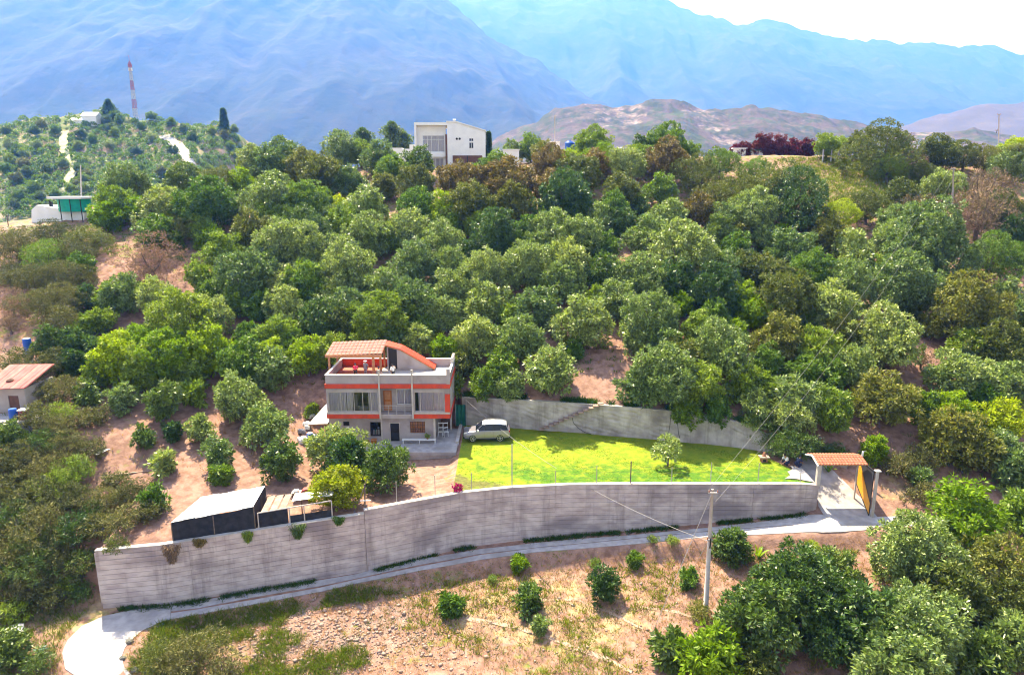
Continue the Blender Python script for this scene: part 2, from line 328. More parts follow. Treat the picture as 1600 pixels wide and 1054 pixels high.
def cover_mat(name, soil, soil2, green, green2, straw, rock, sc=1.0, bump=.06, soil_spots=None):
    m = bpy.data.materials.new(name); m.use_nodes = True; n = m.node_tree.nodes; L = m.node_tree.links; b = n['Principled BSDF']
    b.inputs['Roughness'].default_value = .95; b.inputs['Specular IOR Level'].default_value = .15
    tc = n.new('ShaderNodeTexCoord'); at_ = n.new('ShaderNodeAttribute'); at_.attribute_name = 'cover'; sp = n.new('ShaderNodeSeparateColor'); L.new(at_.outputs['Color'], sp.inputs[0])
    def noi(s, d=7):
        t = n.new('ShaderNodeTexNoise'); t.inputs['Scale'].default_value = s*sc; t.inputs['Detail'].default_value = d; t.inputs['Roughness'].default_value = .62; L.new(tc.outputs['Object'], t.inputs[0]); return t.outputs[0]
    def ramp(src, c1, c2, lo=.38, hi=.62):
        r = n.new('ShaderNodeValToRGB'); r.color_ramp.elements[0].position = lo; r.color_ramp.elements[1].position = hi
        r.color_ramp.elements[0].color = (*c1,1); r.color_ramp.elements[1].color = (*c2,1); L.new(src, r.inputs[0]); return r.outputs[0]
    def mix(f, a, c):
        x = n.new('ShaderNodeMix'); x.data_type = 'RGBA'; L.new(f, x.inputs[0]); L.new(a, x.inputs[6]); L.new(c, x.inputs[7]); return x.outputs[2]
    def mask(ch, noise_):   # vertex mask broken up by noise
        a = n.new('ShaderNodeMath'); a.operation = 'ADD'; L.new(sp.outputs[ch], a.inputs[0]); L.new(noise_, a.inputs[1])
        r = n.new('ShaderNodeMapRange'); r.inputs[1].default_value = .88; r.inputs[2].default_value = 1.08; L.new(a.outputs[0], r.inputs[0]); return r.outputs[0]
    c = ramp(noi(1.3), soil, soil2)
    if soil_spots:
        q = n.new('ShaderNodeMapRange'); q.inputs[1].default_value = .56; q.inputs[2].default_value = .62; L.new(noi(*soil_spots[0]), q.inputs[0])
        k = n.new('ShaderNodeRGB'); k.outputs[0].default_value = (*soil_spots[1],1); c = mix(q.outputs[0], c, k.outputs[0])
    c = mix(mask(1, noi(.9)), c, ramp(noi(3.0), straw, tuple(x*.62 for x in straw)))
    c = mix(mask(2, noi(1.6)), c, ramp(noi(4.0), rock, tuple(x*.55 for x in rock), .42, .58))
    c = mix(mask(0, noi(1.1)), c, ramp(noi(2.4), green, green2))
    L.new(c, b.inputs['Base Color'])
    bp = n.new('ShaderNodeBump'); bp.inputs['Strength'].default_value = .9; bp.inputs['Distance'].default_value = bump; L.new(noi(4.5, 8), bp.inputs['Height']); L.new(bp.outputs[0], b.inputs['Normal'])
    return m
M['ground'] = cover_mat('dry_slope_soil', (.20,.112,.085), (.34,.205,.16), (.10,.16,.02), (.19,.22,.03), (.46,.34,.18), (.36,.28,.245))

def px_of(X, Y, Z):
    """photo pixel of world points (numpy) - used only to lay out cover types"""
    dz = Z-CAMH; dep = Y*math.cos(PITCH) - dz*math.sin(PITCH); up = Y*math.sin(PITCH) + dz*math.cos(PITCH)
    return 800+FPX*X/dep, 527-FPX*up/dep

# ---- near terrain -------------------------------------------------
xs = np.unique(np.concatenate([np.linspace(-420,-130,20), np.linspace(-130,-60,60), np.linspace(-60,62,200), np.linspace(62,130,60), np.linspace(130,420,20),
      np.array([x for x in SX if -100 < x < 100])])); xs = xs[np.concatenate([[True], np.diff(xs) > .04])]
sub = [14,26,3,6,2,10,14,2,54,34,12,14]
V = []; 
for X in xs:
    ys, zs = prof(X); yy = []; zz = []
    for r in range(12):
        t = np.arange(sub[r])/sub[r]; yy += list(ys[r]+(ys[r+1]-ys[r])*t); zz += list(zs[r]+(zs[r+1]-zs[r])*t)
    yy.append(ys[12]); zz.append(zs[12])
    for y, z in zip(yy, zz): V.append((X, y, z + rough(X, y, ys)))
V = np.array(V); nyy = sum(sub)+1
f = gridfaces(len(xs), nyy)[:, ::-1]
me = fast_mesh('ground', V, f, [M['ground']], smooth=True)
PXv, PYv = px_of(V[:,0], V[:,1], V[:,2])
def blob(cx, cy_, rx, ry, p=2.0): return np.clip(1.25-(((PXv-cx)/rx)**2+((PYv-cy_)/ry)**2)**(p/2), 0, 1)
green = np.zeros(len(V)); straw = np.full(len(V), .22); rock = np.zeros(len(V))
for b_ in [(130,1000,60,60),(270,990,90,34),(260,1040,110,34),(380,1010,60,30),(880,1040,160,22),(700,1000,60,20),(400,968,60,14),(620,925,60,18),(700,900,50,16),(640,1020,60,30),(170,960,50,12),(1330,300,46,40),(1300,280,20,30),(25,520,50,22),(1450,735,80,20),(720,745,40,24),(900,1010,200,30),(560,985,60,16),(1200,235,80,14),(620,905,60,6),(840,860,90,5),(1150,812,110,6),(900,840,120,6)]: green = np.maximum(green, .40*blob(*b_))
for b_ in [(300,1010,110,50),(850,960,260,90),(1330,285,70,60),(100,960,120,70),(1420,760,70,40)]: straw = np.maximum(straw, .45*blob(*b_))
rock = np.maximum(rock, .42*blob(520,985,230,70)); rock = np.maximum(rock, .5*blob(60,360,90,22)); rock = np.maximum(rock, .25*blob(800,940,200,40))
green = np.where(V[:,1] > 95, np.maximum(green, .42), green); green = np.where((V[:,0] < -34) & (V[:,1] > 46), np.maximum(green, .32), green)
color_attr(me, np.stack([green, straw, rock], 1))
tag(link('ground', me), kind='structure')

# ---- lawn ------------------------------------------------------------
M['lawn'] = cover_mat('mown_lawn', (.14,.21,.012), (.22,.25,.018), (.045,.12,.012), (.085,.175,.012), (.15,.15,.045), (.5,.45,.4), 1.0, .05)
lx = np.linspace(-5.25, 27.3, 110); LV = []; 
for X in lx:
    ys, zs = prof(X); y0 = ys[5]+.02; y1 = ys[7]-.02
    if X > 24.8: y1 = min(y1, ys[5] + .8 + (27.3-X)*2.2)
    for t in np.linspace(0, 1, 46):
        y = y0+(y1-y0)*t; LV.append((X, y, float(np.interp(y, ys, zs))+.035+.02*math.sin(X*1.1+y)))
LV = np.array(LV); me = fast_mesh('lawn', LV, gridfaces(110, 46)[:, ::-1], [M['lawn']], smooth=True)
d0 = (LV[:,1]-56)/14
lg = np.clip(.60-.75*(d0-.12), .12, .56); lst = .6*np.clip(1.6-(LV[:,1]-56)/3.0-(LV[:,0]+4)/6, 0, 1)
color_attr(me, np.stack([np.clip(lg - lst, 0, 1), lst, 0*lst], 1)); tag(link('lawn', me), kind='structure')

# ---- road: hairpin and track strips ------------------------------------
def strip(name, pairs, mat_, dz=.05, sub_=6, nx=4, kind='structure', thick=.25, parent=None):
    """pairs of photo pixels (edge a, edge b) dropped on the terrain"""
    A = []
    def RP(px, py):
        if px < 230: return G(px, py)
        z = -5.0
        for _ in range(5): Y = Yz(py, z); X = XX(px, Y, z); z = roadz(X)
        Y = min(Y, float(np.interp(X, SX, SA[:,4,0]))-.12); return Vector((X, Y, z))
    for (ax, ay), (bx, by) in pairs:
        a = RP(ax, ay); b = RP(bx, by); A.append((a, b))
    rows = []
    for i in range(len(A)-1):
        for k in range(sub_):
            t = k/sub_; rows.append((A[i][0].lerp(A[i+1][0], t), A[i][1].lerp(A[i+1][1], t)))
    rows.append(A[-1]); vs = []
    for a, b in rows:
        for k in range(nx+1):
            p = a.lerp(b, k/nx); vs.append((p.x, p.y, height(p.x, p.y)+dz))
    n = nx+1; nr = len(rows); fs = [tuple(x) for x in gridfaces(nr, n)]
    top = len(vs); vs += [(x, y, z-thick) for x, y, z in vs]
    rim = [i*n for i in range(nr)] + [(nr-1)*n+k for k in range(1, n)] + [i*n+n-1 for i in range(nr-2, -1, -1)] + [k for k in range(n-2, 0, -1)]
    fs += [(rim[i], rim[(i+1)%len(rim)], rim[(i+1)%len(rim)]+top, rim[i]+top) for i in range(len(rim))]
    mb = MB(); mb.add(vs, fs); o = mb.build(name, mat_, parent, smooth=False)
    if parent is None: tag(o, kind=kind)
    return o
strip('road', [((268,944),(266,966)),((240,948),(246,972)),((200,954),(222,985)),((160,963),(205,1000)),((128,978),(195,1012)),((106,1000),(190,1026)),((97,1020),(194,1042)),((102,1045),(207,1056)),((128,1062),(235,1075)),((170,1085),(285,1098))], M['road'])
inner = [((268,944),(267,954)),((312,938),(312,949)),((400,920),(400,932)),((500,905),(500,915)),((553,893),(553,904)),((660,873),(660,881)),((750,858),(750,865)),((837,848),(837,855)),((903,842),(903,849)),((985,836),(985,841)),((1100,825),(1100,830)),((1200,814),(1200,822)),((1240,808),(1240,820))]
outer = [((267,957),(266,966)),((312,951),(312,959)),((400,936),(400,943)),((500,918),(500,924)),((553,906),(553,912)),((660,884),(660,890)),((750,867),(750,874)),((837,856),(837,862)),((903,850),(903,857)),((985,842),(985,850)),((1100,831),(1100,839)),((1200,823),(1200,834)),((1240,821),(1240,832))]
strip('road_track', inner, M['road'], .045); strip('road_track', outer, M['road'], .045)
strip('road_apron', [((1240,806),(1240,832)),((1280,795),(1285,831)),((1310,790),(1320,830)),((1340,789),(1350,828)),((1365,790),(1378,822)),((1410,800),(1420,822)),((1500,806),(1500,826)),((1600,806),(1600,828)),((1750,810),(1750,834))], M['road'], .055)
# driveway ramp through the gate and the pad it turns onto
dv = []; nxd = 12; nyd = 22
for j in range(nyd+1):
    Y = 55.9+(63.9-55.9)*j/nyd; w0 = 27.98; w1 = 32.6 - max(0, (Y-57.5))*.42
    for i in range(nxd+1):
        X = w0+(w1-w0)*i/nxd; dv.append((X, Y, height(X, Y)+.075))
mbd = MB(); mbd.add(dv, [tuple(x) for x in gridfaces(nyd+1, nxd+1)]); tag(mbd.build('driveway', M['road'], smooth=True), kind='structure')
pd = []
for j in range(9):
    Y = 57.75+(60.9-57.75)*j/8; w0 = 25.0+(Y-57.75)*.55+.2*math.sin(Y*4); w1 = 27.6
    for i in range(9): X = w0+(w1-w0)*i/8; pd.append((X, Y, height(X, Y)+.095))
mbd = MB(); mbd.add(pd, [tuple(x) for x in gridfaces(9, 9)]); tag(mbd.build('driveway_pad', M['road'], smooth=True), kind='structure')

# ---- far ground -------------------------------------------------------
M['far'] = mat('valley_ground', (.20,.15,.12), (.12,.14,.07), .01, .95)
g = MB(); g.add([(-9000,-600,-62),(9000,-600,-62),(9000,9500,-62),(-9000,9500,-62)], [(0,1,2,3)]); tag(g.build('valley_floor', M['far']), kind='structure')

def dirX(px): return (px-800)/FPX/math.cos(PITCH)*1.0
def skyline_z(py, D): return CAMH + D*math.tan(math.atan((527-py)/FPX) - PITCH)
def ridge_hill(name, sk, D0, D1, D2, nx, ny, amp, wl_, mat_, z0=-62, gull=.5, power=1.0, xpad=600, seed=0, base=None, cover=None, fa=.30):
    """terrain rising from distance D0 to a ridge at D1 and down again to D2; sk = ridge (x world, z world)"""
    X = np.linspace(sk[0][0], sk[-1][0], nx); rz_ = np.interp(X, [s[0] for s in sk], [s[1] for s in sk])
    t = np.concatenate([np.linspace(0, 1, int(ny*.8)), 1+np.linspace(0, 1, ny-int(ny*.8)+1)[1:]])
    XG, TG = np.meshgrid(X, t); RZ = np.broadcast_to(rz_, XG.shape)
    D = np.where(TG <= 1, D0+(D1-D0)*TG, D1+(D2-D1)*(TG-1))
    s = np.where(TG <= 1, np.power(np.clip(TG, 0, 1), power), 1-(TG-1)**1.3)
    Z = z0+(RZ-z0)*s
    u = XG/wl_+seed; v = D/wl_+seed*2.3
    rid = fbm(u*1.0+.25*fbm(v*.7, u*.5, 3)*2, v*.32, 5, True)       # gullies run down slope
    fine = fbm(u*4, v*3, 5)
    env = np.sin(np.clip(TG/2, 0, 1)*PI)**.8
    Z = Z - amp*gull*(1-rid)*env*(.35+.65*np.clip(1.15-TG, 0, 1)) + amp*fa*(fine-.5)*env
    W = np.stack([XG.ravel(), D.ravel(), Z.ravel()], 1)
    me = fast_mesh(name, W, gridfaces(XG.shape[0], XG.shape[1]), [mat_], smooth=True)
    if cover is not None: color_attr(me, cover(W, rid.ravel(), fine.ravel()))
    o = link(name, me); tag(o, kind='structure'); return o, W
def sk_px(pts, D): return [((px-800)/FPX*(D*math.cos(PITCH)+(CAMH-skyline_z(py, D))*math.sin(PITCH)), skyline_z(py, D)) for px, py in pts]
M['hill'] = cover_mat('scrub_hill', (.30,.20,.15), (.42,.31,.24), (.10,.135,.04), (.15,.18,.06), (.30,.27,.12), (.50,.42,.38), .12, .5)
HILLSK = sk_px([(-420,215),(-120,200),(0,193),(60,181),(110,177),(160,174),(215,183),(300,194),(345,190),(372,208),(386,232),(400,262),(430,300),(500,340)], 350)
def hill_cover(W, rid, fine):
    g_ = .55+.35*(fine-.5); return np.stack([g_, .3+0*g_, np.clip((.42-rid)*2, 0, .5)+.1], 1)
far_hill, HW = ridge_hill('hill', HILLSK, 215, 350, 470, 260, 150, 9, 28, M['hill'], z0=-2, gull=.6, seed=1.5, cover=hill_cover)
hg = HW.reshape(-1, 260, 3)
def hill_z(X, Y):
    i = np.searchsorted(hg[0,:,0], X); i = min(max(i, 1), 259); j = np.searchsorted(hg[:,i,1], Y); j = min(max(j, 1), hg.shape[0]-1); return float(hg[j,i,2])
def HG(px, py):
    Y = 217.0
    while Y < 352:
        p = at(px, py, Y)
        if p.z < hill_z(p.x, Y): return Vector((p.x, Y, hill_z(p.x, Y)))
        Y += 1
    return None
def eroded(W, rid, fine): return np.stack([.22+.45*fine, .16+.2*rid, .02+.75*(1-rid)], 1)
M['erod'] = cover_mat('eroded_brown_hills', (.075,.055,.055), (.115,.08,.077), (.035,.045,.03), (.055,.06,.038), (.17,.13,.09), (.32,.24,.21), .05, 2.0, ((.6,3),(.06,.075,.04)))
ridge_hill('eroded_hills', sk_px([(640,262),(700,240),(745,222),(790,200),(840,182),(868,163),(890,158),(925,153),(960,158),(1010,150),(1060,150),(1090,156),(1130,166),(1180,161),(1230,166),(1290,178),(1345,186),(1385,190),(1420,196),(1480,195),(1540,200),(1600,207),(1700,200),(1900,215)], 1000), 560, 1000, 1500, 700, 260, 40, 105, M['erod'], gull=.9, power=.85, seed=4.2, cover=eroded)
M['purple'] = mat('distant_hill_soil', (.07,.055,.065), (.09,.07,.075), .01, .95)
ridge_hill('distant_hill', sk_px([(1300,215),(1380,202),(1420,190),(1460,178),(1500,165),(1560,158),(1620,156),(1720,166),(1900,150),(2300,170)], 1900), 1250, 1900, 2500, 260, 120, 60, 260, M['purple'], seed=2.2, power=.8)
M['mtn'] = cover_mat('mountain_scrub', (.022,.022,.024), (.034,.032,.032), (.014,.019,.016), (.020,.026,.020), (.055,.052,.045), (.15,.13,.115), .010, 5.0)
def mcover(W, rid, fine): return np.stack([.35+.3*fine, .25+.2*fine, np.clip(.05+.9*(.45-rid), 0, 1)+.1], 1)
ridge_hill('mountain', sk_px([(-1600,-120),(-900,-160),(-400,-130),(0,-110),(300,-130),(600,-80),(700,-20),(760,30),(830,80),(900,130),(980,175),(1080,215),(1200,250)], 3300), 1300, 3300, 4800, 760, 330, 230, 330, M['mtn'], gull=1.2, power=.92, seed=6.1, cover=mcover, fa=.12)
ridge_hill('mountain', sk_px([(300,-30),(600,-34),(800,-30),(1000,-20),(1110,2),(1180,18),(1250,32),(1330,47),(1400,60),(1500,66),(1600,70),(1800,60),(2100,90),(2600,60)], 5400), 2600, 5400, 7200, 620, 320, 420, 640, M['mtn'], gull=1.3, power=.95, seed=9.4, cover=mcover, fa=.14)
# ---- air ---------------------------------------------------------------
hz = MB(); hz.box(-8900, 8900, -560, 7400, -63.5, 1500)
hm = bpy.data.materials.new('haze_air'); hm.use_nodes = True; hn = hm.node_tree.nodes; hn.clear()
pv = hn.new('ShaderNodeVolumePrincipled'); ho = hn.new('ShaderNodeOutputMaterial'); hm.node_tree.links.new(pv.outputs[0], ho.inputs['Volume'])
pv.inputs['Color'].default_value = (.10,.30,1.0,1); pv.inputs['Absorption Color'].default_value = (1,1,1,1); pv.inputs['Density'].default_value = HAZE; pv.inputs['Anisotropy'].default_value = .4
tag(hz.build('haze', hm), kind='stuff')

# ================================================================== TREES
def unit(a): return a/np.maximum(np.linalg.norm(a, axis=-1, keepdims=True), 1e-9)
def leaves(rg, P, N, per, L, W, spread=.9, droop=.25, jit=.3):
    """rosettes of leaves: P clump positions, N outward directions"""
    n = len(P)*per; p = np.repeat(P, per, 0); nn = np.repeat(N, per, 0)
    t = unit(rg.normal(size=(n,3))); d = unit(nn*(1-spread*.45) + t*spread + np.array([0,0,-droop])); l = L*(1-jit+2*jit*rg.random((n,1)))
    b = p + t*L*.25; s = unit(np.cross(d, rg.normal(size=(n,3)))); w = W*(.7+.6*rg.random((n,1)))
    up = np.cross(s, d)*w*.25
    v = np.stack([b, b+d*l*.45+s*w*.5+up, b+d*l, b+d*l*.45-s*w*.5+up], 1).reshape(-1, 3)
    f = np.arange(len(v)).reshape(-1, 4); return v, f
def crown(name, seed, Rr, leafL, leafW, per, dens, lobes=8, squash=.82, droop=.25, spread=.9, low=.12, flatlay=False, ragged=.2, inner=.35, clump=0):
    rg = np.random.default_rng(seed); C = []; 
    H = Rr*2*squash
    C.append((np.array([0,0,Rr*squash*1.02]), Rr*.70))
    for i in range(lobes):
        a = 2*PI*i/lobes + rg.random()*.9; q = Rr*(.38+.36*rg.random()); hgt = H*(.26+.46*rg.random())
        C.append((np.array([math.cos(a)*q, math.sin(a)*q, hgt]), Rr*(.24+.28*rg.random())))
    for i in range(max(2, lobes//3)):
        a = rg.random()*2*PI; q = Rr*.28*rg.random(); C.append((np.array([math.cos(a)*q, math.sin(a)*q, H*(.72+.14*rg.random())]), Rr*(.28+.14*rg.random())))
    Ps = []; Ns = []
    for c, r in C:
        k = int(dens*4*PI*r*r*.75); n = unit(rg.normal(size=(k,3))); rad = r*(1+ragged*(rg.random((k,1))-.6)); sq = np.array([1,1,squash])
        p = c + n*rad*sq; Ps.append(p); Ns.append(n)
    P = np.concatenate(Ps); N = np.concatenate(Ns); keep = P[:,2] > low*H
    for c, r in C: keep &= (np.linalg.norm((P-c)/np.array([1,1,squash]), axis=1) > r*.80)
    P = P[keep]; N = N[keep]
    if clump:                                               # branch-end domes with gaps between them
        m_ = max(10, int(len(P)/(dens*clump*clump*3.2))); C0 = rg.choice(len(P), min(m_, len(P)), replace=False); cp = P[C0]+N[C0]*rg.normal(size=(len(C0),1))*.12*Rr**.5; cn = N[C0]
        k_ = max(6, int(dens*clump*clump*4.4)); a_ = unit(np.repeat(cn, k_, 0)*.7+rg.normal(size=(len(C0)*k_,3))*.62+np.array([0,0,.25])); P = np.repeat(cp, k_, 0)+a_*clump*(.75+.5*rg.random((len(a_),1)))-np.repeat(cn, k_, 0)*clump*.35; N = a_
    k = int(len(P)*inner)                                    # foliage inside the crown
    c = C[0][0]; n = unit(rg.normal(size=(k,3))); Pi = c + n*C[0][1]*(.35+.6*rg.random((k,1)))*np.array([1,1,squash])
    if flatlay: P[:,2] = np.round(P[:,2]/(.34)+rg.normal(size=len(P))*.10)*.34
    P = np.concatenate([P, Pi]); N = np.concatenate([N, n])
    v, f = leaves(rg, P, N, per, leafL, leafW, spread, droop)
    return fast_mesh(name, v, f, [LEAF['G']])
def trunk(name, seed, Rr, squash=.82, r0=None, tall=1.0):
    rd = random.Random(seed); mb = MB(); H = Rr*2*squash; r0 = r0 or .05+Rr*.045; h1 = H*.28*tall
    p0 = Vector((0,0,-.35)); p1 = Vector((rd.uniform(-.1,.1)*Rr, rd.uniform(-.1,.1)*Rr, h1)); mb.tube([p0, p0.lerp(p1,.5)+Vector((.04,.03,0))*Rr, p1], [r0*1.35, r0*1.05, r0*.9], 7)
    for i in range(6):
        a = 2*PI*i/6+rd.uniform(-.4,.4); q = Rr*rd.uniform(.45,.75); z = H*rd.uniform(.5,.8)
        e = Vector((math.cos(a)*q, math.sin(a)*q, z)); m = p1.lerp(e, .5)+Vector((0,0,-.07*H)); mb.tube([p1-Vector((0,0,r0)), m, e], [r0*.62, r0*.4, r0*.14], 5)
    me = mb.build(name, M['bark']); d = me.data; bpy.data.objects.remove(me); return d
CL = {}; TR = {}
def variant(style, R0, seeds, **k):
    for i, s in enumerate(seeds):
        CL.setdefault(style, []).append((R0, crown('crown', s, R0, **k))); TR.setdefault(style, []).append(trunk('trunk', s, R0, k.get('squash', .82)))
for R0, lob in [(.9,5),(1.7,7),(2.6,9),(3.8,12),(5.4,15)]:
    variant('round', R0, [11+int(R0*10)+i for i in range(4 if R0 > 1.5 else 3)], leafL=.36, leafW=.155, per=8, dens=7.0 if R0 < 3 else 6.2, lobes=lob, ragged=.34, clump=(.30,.38,.46,.52,.56)[[.9,1.7,2.6,3.8,5.4].index(R0)], squash=.92, low=.06)
for R0 in (1.2, 2.2, 3.6): variant('thorn', R0, [211+int(R0*10)+i for i in range(3)], leafL=.26, leafW=.06, per=9, dens=7, lobes=9, squash=.62, droop=0, spread=1.1, flatlay=True, ragged=.55, inner=.5, low=.05)
for R0 in (1.6, 3.0): variant('bare', R0, [311+int(R0*10)+i for i in range(2)], leafL=.34, leafW=.05, per=8, dens=3.6, lobes=8, squash=.78, droop=-.1, spread=1.0, ragged=.7, inner=.9)
for R0 in (2.2, 4.2): variant('fine', R0, [411+int(R0*10)+i for i in range(3)], leafL=.22, leafW=.10, per=10, dens=9 if R0 < 3 else 7, lobes=11, squash=.80, ragged=.22, inner=.3)
cnt = [0]
KN = {'S':'silvery green','D':'dark green','G':'mid green','B':'bright yellow green','O':'olive green','R':'bronze flushed','Y':'golden yellow','T':'dull olive','N':'brown half bare','P':'purple red'}
def plant(name, style, kind, base, rad, hscale=1.0, child='crown', trunk_=True, hide_lift=0):
    """a tree: empty at the foot > crown, trunk"""
    cnt[0] += 1; rd = random.Random(cnt[0]*7+1); fam = CL[style]; rs = sorted({r for r, _ in fam}); r0 = min(rs, key=lambda r: abs(math.log(r/rad)))
    idx = [i for i, (r, _) in enumerate(fam) if r == r0]; i = rd.choice(idx); s = rad/r0
    t = empty(name, base, rd.uniform(0, 2*PI)); q = rd.uniform(.86, 1.14); t.scale = (s*q, s/q, s*hscale); t.rotation_euler = (rd.uniform(-.09,.09), rd.uniform(-.09,.09), t.rotation_euler.z)
    c = link(child, fam[i][1], t); c.material_slots[0].link = 'OBJECT'; c.material_slots[0].material = LEAF[kind]
    if trunk_: link('trunk', TR[style][i], t)
    return t

# ================================================================== WALLS
def wall_line(pts, step=.5):
    """pts (X, Y, zbase, ztop) -> resampled list"""
    out = []; 
    for a, b in zip(pts[:-1], pts[1:]):
        n = max(1, int(math.hypot(b[0]-a[0], b[1]-a[1])/step))
        for i in range(n): t = i/n; out.append(tuple(a[k]+(b[k]-a[k])*t for k in range(4)))
    out.append(pts[-1]); return out
def retaining(root, pts, thick, course, groove, mat_, panel_len, name='wall_panel', cap=.07, seed=1, lumpy=.0, level=True, buried=.4):
    """formwork wall: panels of courses with recessed joints, each panel a part; a cap on top"""
    rd = random.Random(seed); L_ = wall_line(pts); acc = [0]
    for a, b in zip(L_[:-1], L_[1:]): acc.append(acc[-1]+math.hypot(b[0]-a[0], b[1]-a[1]))
    cuts = [0]; 
    while cuts[-1] < acc[-1]-panel_len*.6: cuts.append(cuts[-1]+panel_len*rd.uniform(.85,1.15))
    cuts[-1] = acc[-1] if acc[-1]-cuts[-1] < panel_len*.6 else cuts[-1]
    if cuts[-1] < acc[-1]: cuts.append(acc[-1])
    def P(s, k): return float(np.interp(s, acc, [q[k] for q in L_]))
    def nrm(s):
        d = Vector((P(min(s+.2, acc[-1]), 0)-P(max(s-.2, 0), 0), P(min(s+.2, acc[-1]), 1)-P(max(s-.2, 0), 1), 0)).normalized(); return Vector((d.y, -d.x, 0))
    for c0, c1 in zip(cuts[:-1], cuts[1:]):
        n = max(2, int((c1-c0)/.6)); S = [c0+.006+(c1-c0-.012)*i/n for i in range(n+1)]; off = rd.uniform(-.012,.012); mb = MB(); rows = None; V_ = []
        zmin = min(P(s, 2) for s in S)-buried; joff = []
        cs = [0]; z = course*rd.uniform(.7,1)
        while z < 14: cs.append(z); z += course*rd.uniform(.92,1.08)
        offs = [rd.uniform(-.012,.012) for _ in cs]
        for s in S:
            x, y, zt = P(s,0), P(s,1), P(s,3); N_ = nrm(s); col_ = []; z = zt
            nr = 14 if course < .6 else 8
            H = zt-zmin; rowsz = []
            for j in range(60):
                zz = zt - j*course
                if zz < zmin + .05: break
                rowsz.append(zz)
            prof_ = []
            for j, zz in enumerate(rowsz):
                nz = max(zmin, zz-course); o_ = offs[j % len(offs)]+off + lumpy*mn.noise((x*.8, zz*1.3, 2)); prof_ += [(zz, o_), (nz+groove, o_), (nz+groove, o_-groove*.7), (nz, o_-groove*.7)] if groove > 0 else [(zz, o_), (zz-course*.5, offs[(j+3) % len(offs)]+lumpy*mn.noise((x*1.1, zz, 5)))]
            V_.append((x, y, N_, prof_))
        m_ = min(len(p[3]) for p in V_); vs = []
        for x, y, N_, pr in V_:
            pr = pr[:m_-1] + [(zmin, pr[m_-1][1])]
            vs += [(x+N_.x*o_, y+N_.y*o_, z_) for z_, o_ in pr]
        b0 = len(vs); fs = [(i*m_+j, i*m_+j+1, (i+1)*m_+j+1, (i+1)*m_+j) for i in range(len(S)-1) for j in range(m_-1)]
        back = []
        for i, (x, y, N_, pr) in enumerate(V_): back += [(x-N_.x*thick, y-N_.y*thick, pr[0][0]), (x-N_.x*thick, y-N_.y*thick, zmin)]
        vs += back
        for i in range(len(S)-1):
            fs += [(i*m_, (i+1)*m_, b0+2*(i+1), b0+2*i), (b0+2*i, b0+2*i+2, b0+2*i+3, b0+2*i+1)]
        fs += [tuple([j for j in range(m_)]+[b0+1, b0]), tuple([ (len(S)-1)*m_+j for j in range(m_-1,-1,-1)]+[b0+2*(len(S)-1), b0+2*(len(S)-1)+1])]
        mb.add(vs, fs); mb.build(name, mat_, root)
    if cap:
        vs = []; n = len(L_)
        for i, s in enumerate(acc):
            x, y, zt = P(s,0), P(s,1), P(s,3); N_ = nrm(s); a = Vector((x,y,0))+N_*.03; b = Vector((x,y,0))-N_*(thick+.03)
            vs += [(a.x,a.y,zt+.004),(a.x,a.y,zt+cap),(b.x,b.y,zt+cap),(b.x,b.y,zt+.004)]
        fs = [(i*4+k, i*4+(k+1)%4, i*4+4+(k+1)%4, i*4+4+k) for i in range(n-1) for k in range(4)] + [(0,1,2,3), (4*n-1,4*n-2,4*n-3,4*n-4)]
        MB().add(vs, fs).build('wall_cap', M['cap'], root)
def ctr(X, Y, z): return (X, Y, z)
W1 = empty('retaining_wall', (0,0,0), 0, 'long board marked grey concrete retaining wall along the road', 'wall')
retaining(W1, wp, .38, .42, .06, M['concrete'], 7.5, seed=3)
retaining(W1, wp2, .38, .42, .045, M['concrete'], 8.0, seed=5, lumpy=.02)
# end return of the wall at the left
MB().box(-32.45, -32.05, 48.0, 52.5, -7, -1.75).build('end_wall', M['concrete'], W1)
W2 = empty('upper_retaining_wall', (0,0,0), 0, 'rough grey retaining wall between the lawn and the orchard', 'wall')
retaining(W2, wq, .35, .5, 0, M['wall_b'], 6.5, name='wall_face', seed=8, lumpy=.10, cap=.05)
MB().box(-5.85,-5.5,66.5,72.0,-.4,.25).build('kerb', M['cap'], W2)
# stone steps cantilevered from the upper wall
for i in range(13):
    t = i/12; a = at(846+ (938-846)*t, 668-(668-628)*t, float(np.interp(XX(846+92*t, 69.6, 1), [q[0] for q in wq], [q[1] for q in wq]))); mb = MB()
    mb.box(a.x-.30, a.x+.30, a.y-.62, a.y+.02, a.z-.10, a.z+.02); mb.build('step', M['stone'], W2, bevel=.02)
# hoses hanging on the wall
def hose(pts, label):
    P_ = []
    for px, py in pts:
        X = XX(px, 69.5, 1.5); Y = float(np.interp(X, [q[0] for q in wq], [q[1] for q in wq]))-.12; p = at(px, py, Y); P_.append(p)
    Q = []
    for i in range(len(P_)-1):
        for k in range(4): Q.append(P_[i].lerp(P_[i+1], k/4))
    Q.append(P_[-1]); o = MB().tube(Q, .028, 5).build('hose', M['cabled']); tag(o, label, 'hose', 'hoses on the upper wall')
hose([(893,648),(896,660),(903,668),(914,675),(924,678)], 'dark hose curving down the upper wall, beside the steps')
hose([(1048,648),(1047,662),(1045,675),(1040,683)], 'dark hose hanging on upper wall, left of the pair behind tree')
hose([(1057,650),(1059,664),(1060,676),(1062,684)], 'dark hose hanging on upper wall, right of the pair behind tree')
# low wall inside the gate
lw = empty('low_stone_wall', (0,0,0), 0, 'low rough stone wall behind the driveway inside the gate', 'wall')
retaining(lw, [(28.9,62.9,-.8,.45),(30.6,62.6,-.9,.42),(32.4,61.6,-.9,.40)], .3, .4, 0, M['wall_b'], 3, name='wall_face', seed=4, lumpy=.08, cap=0)

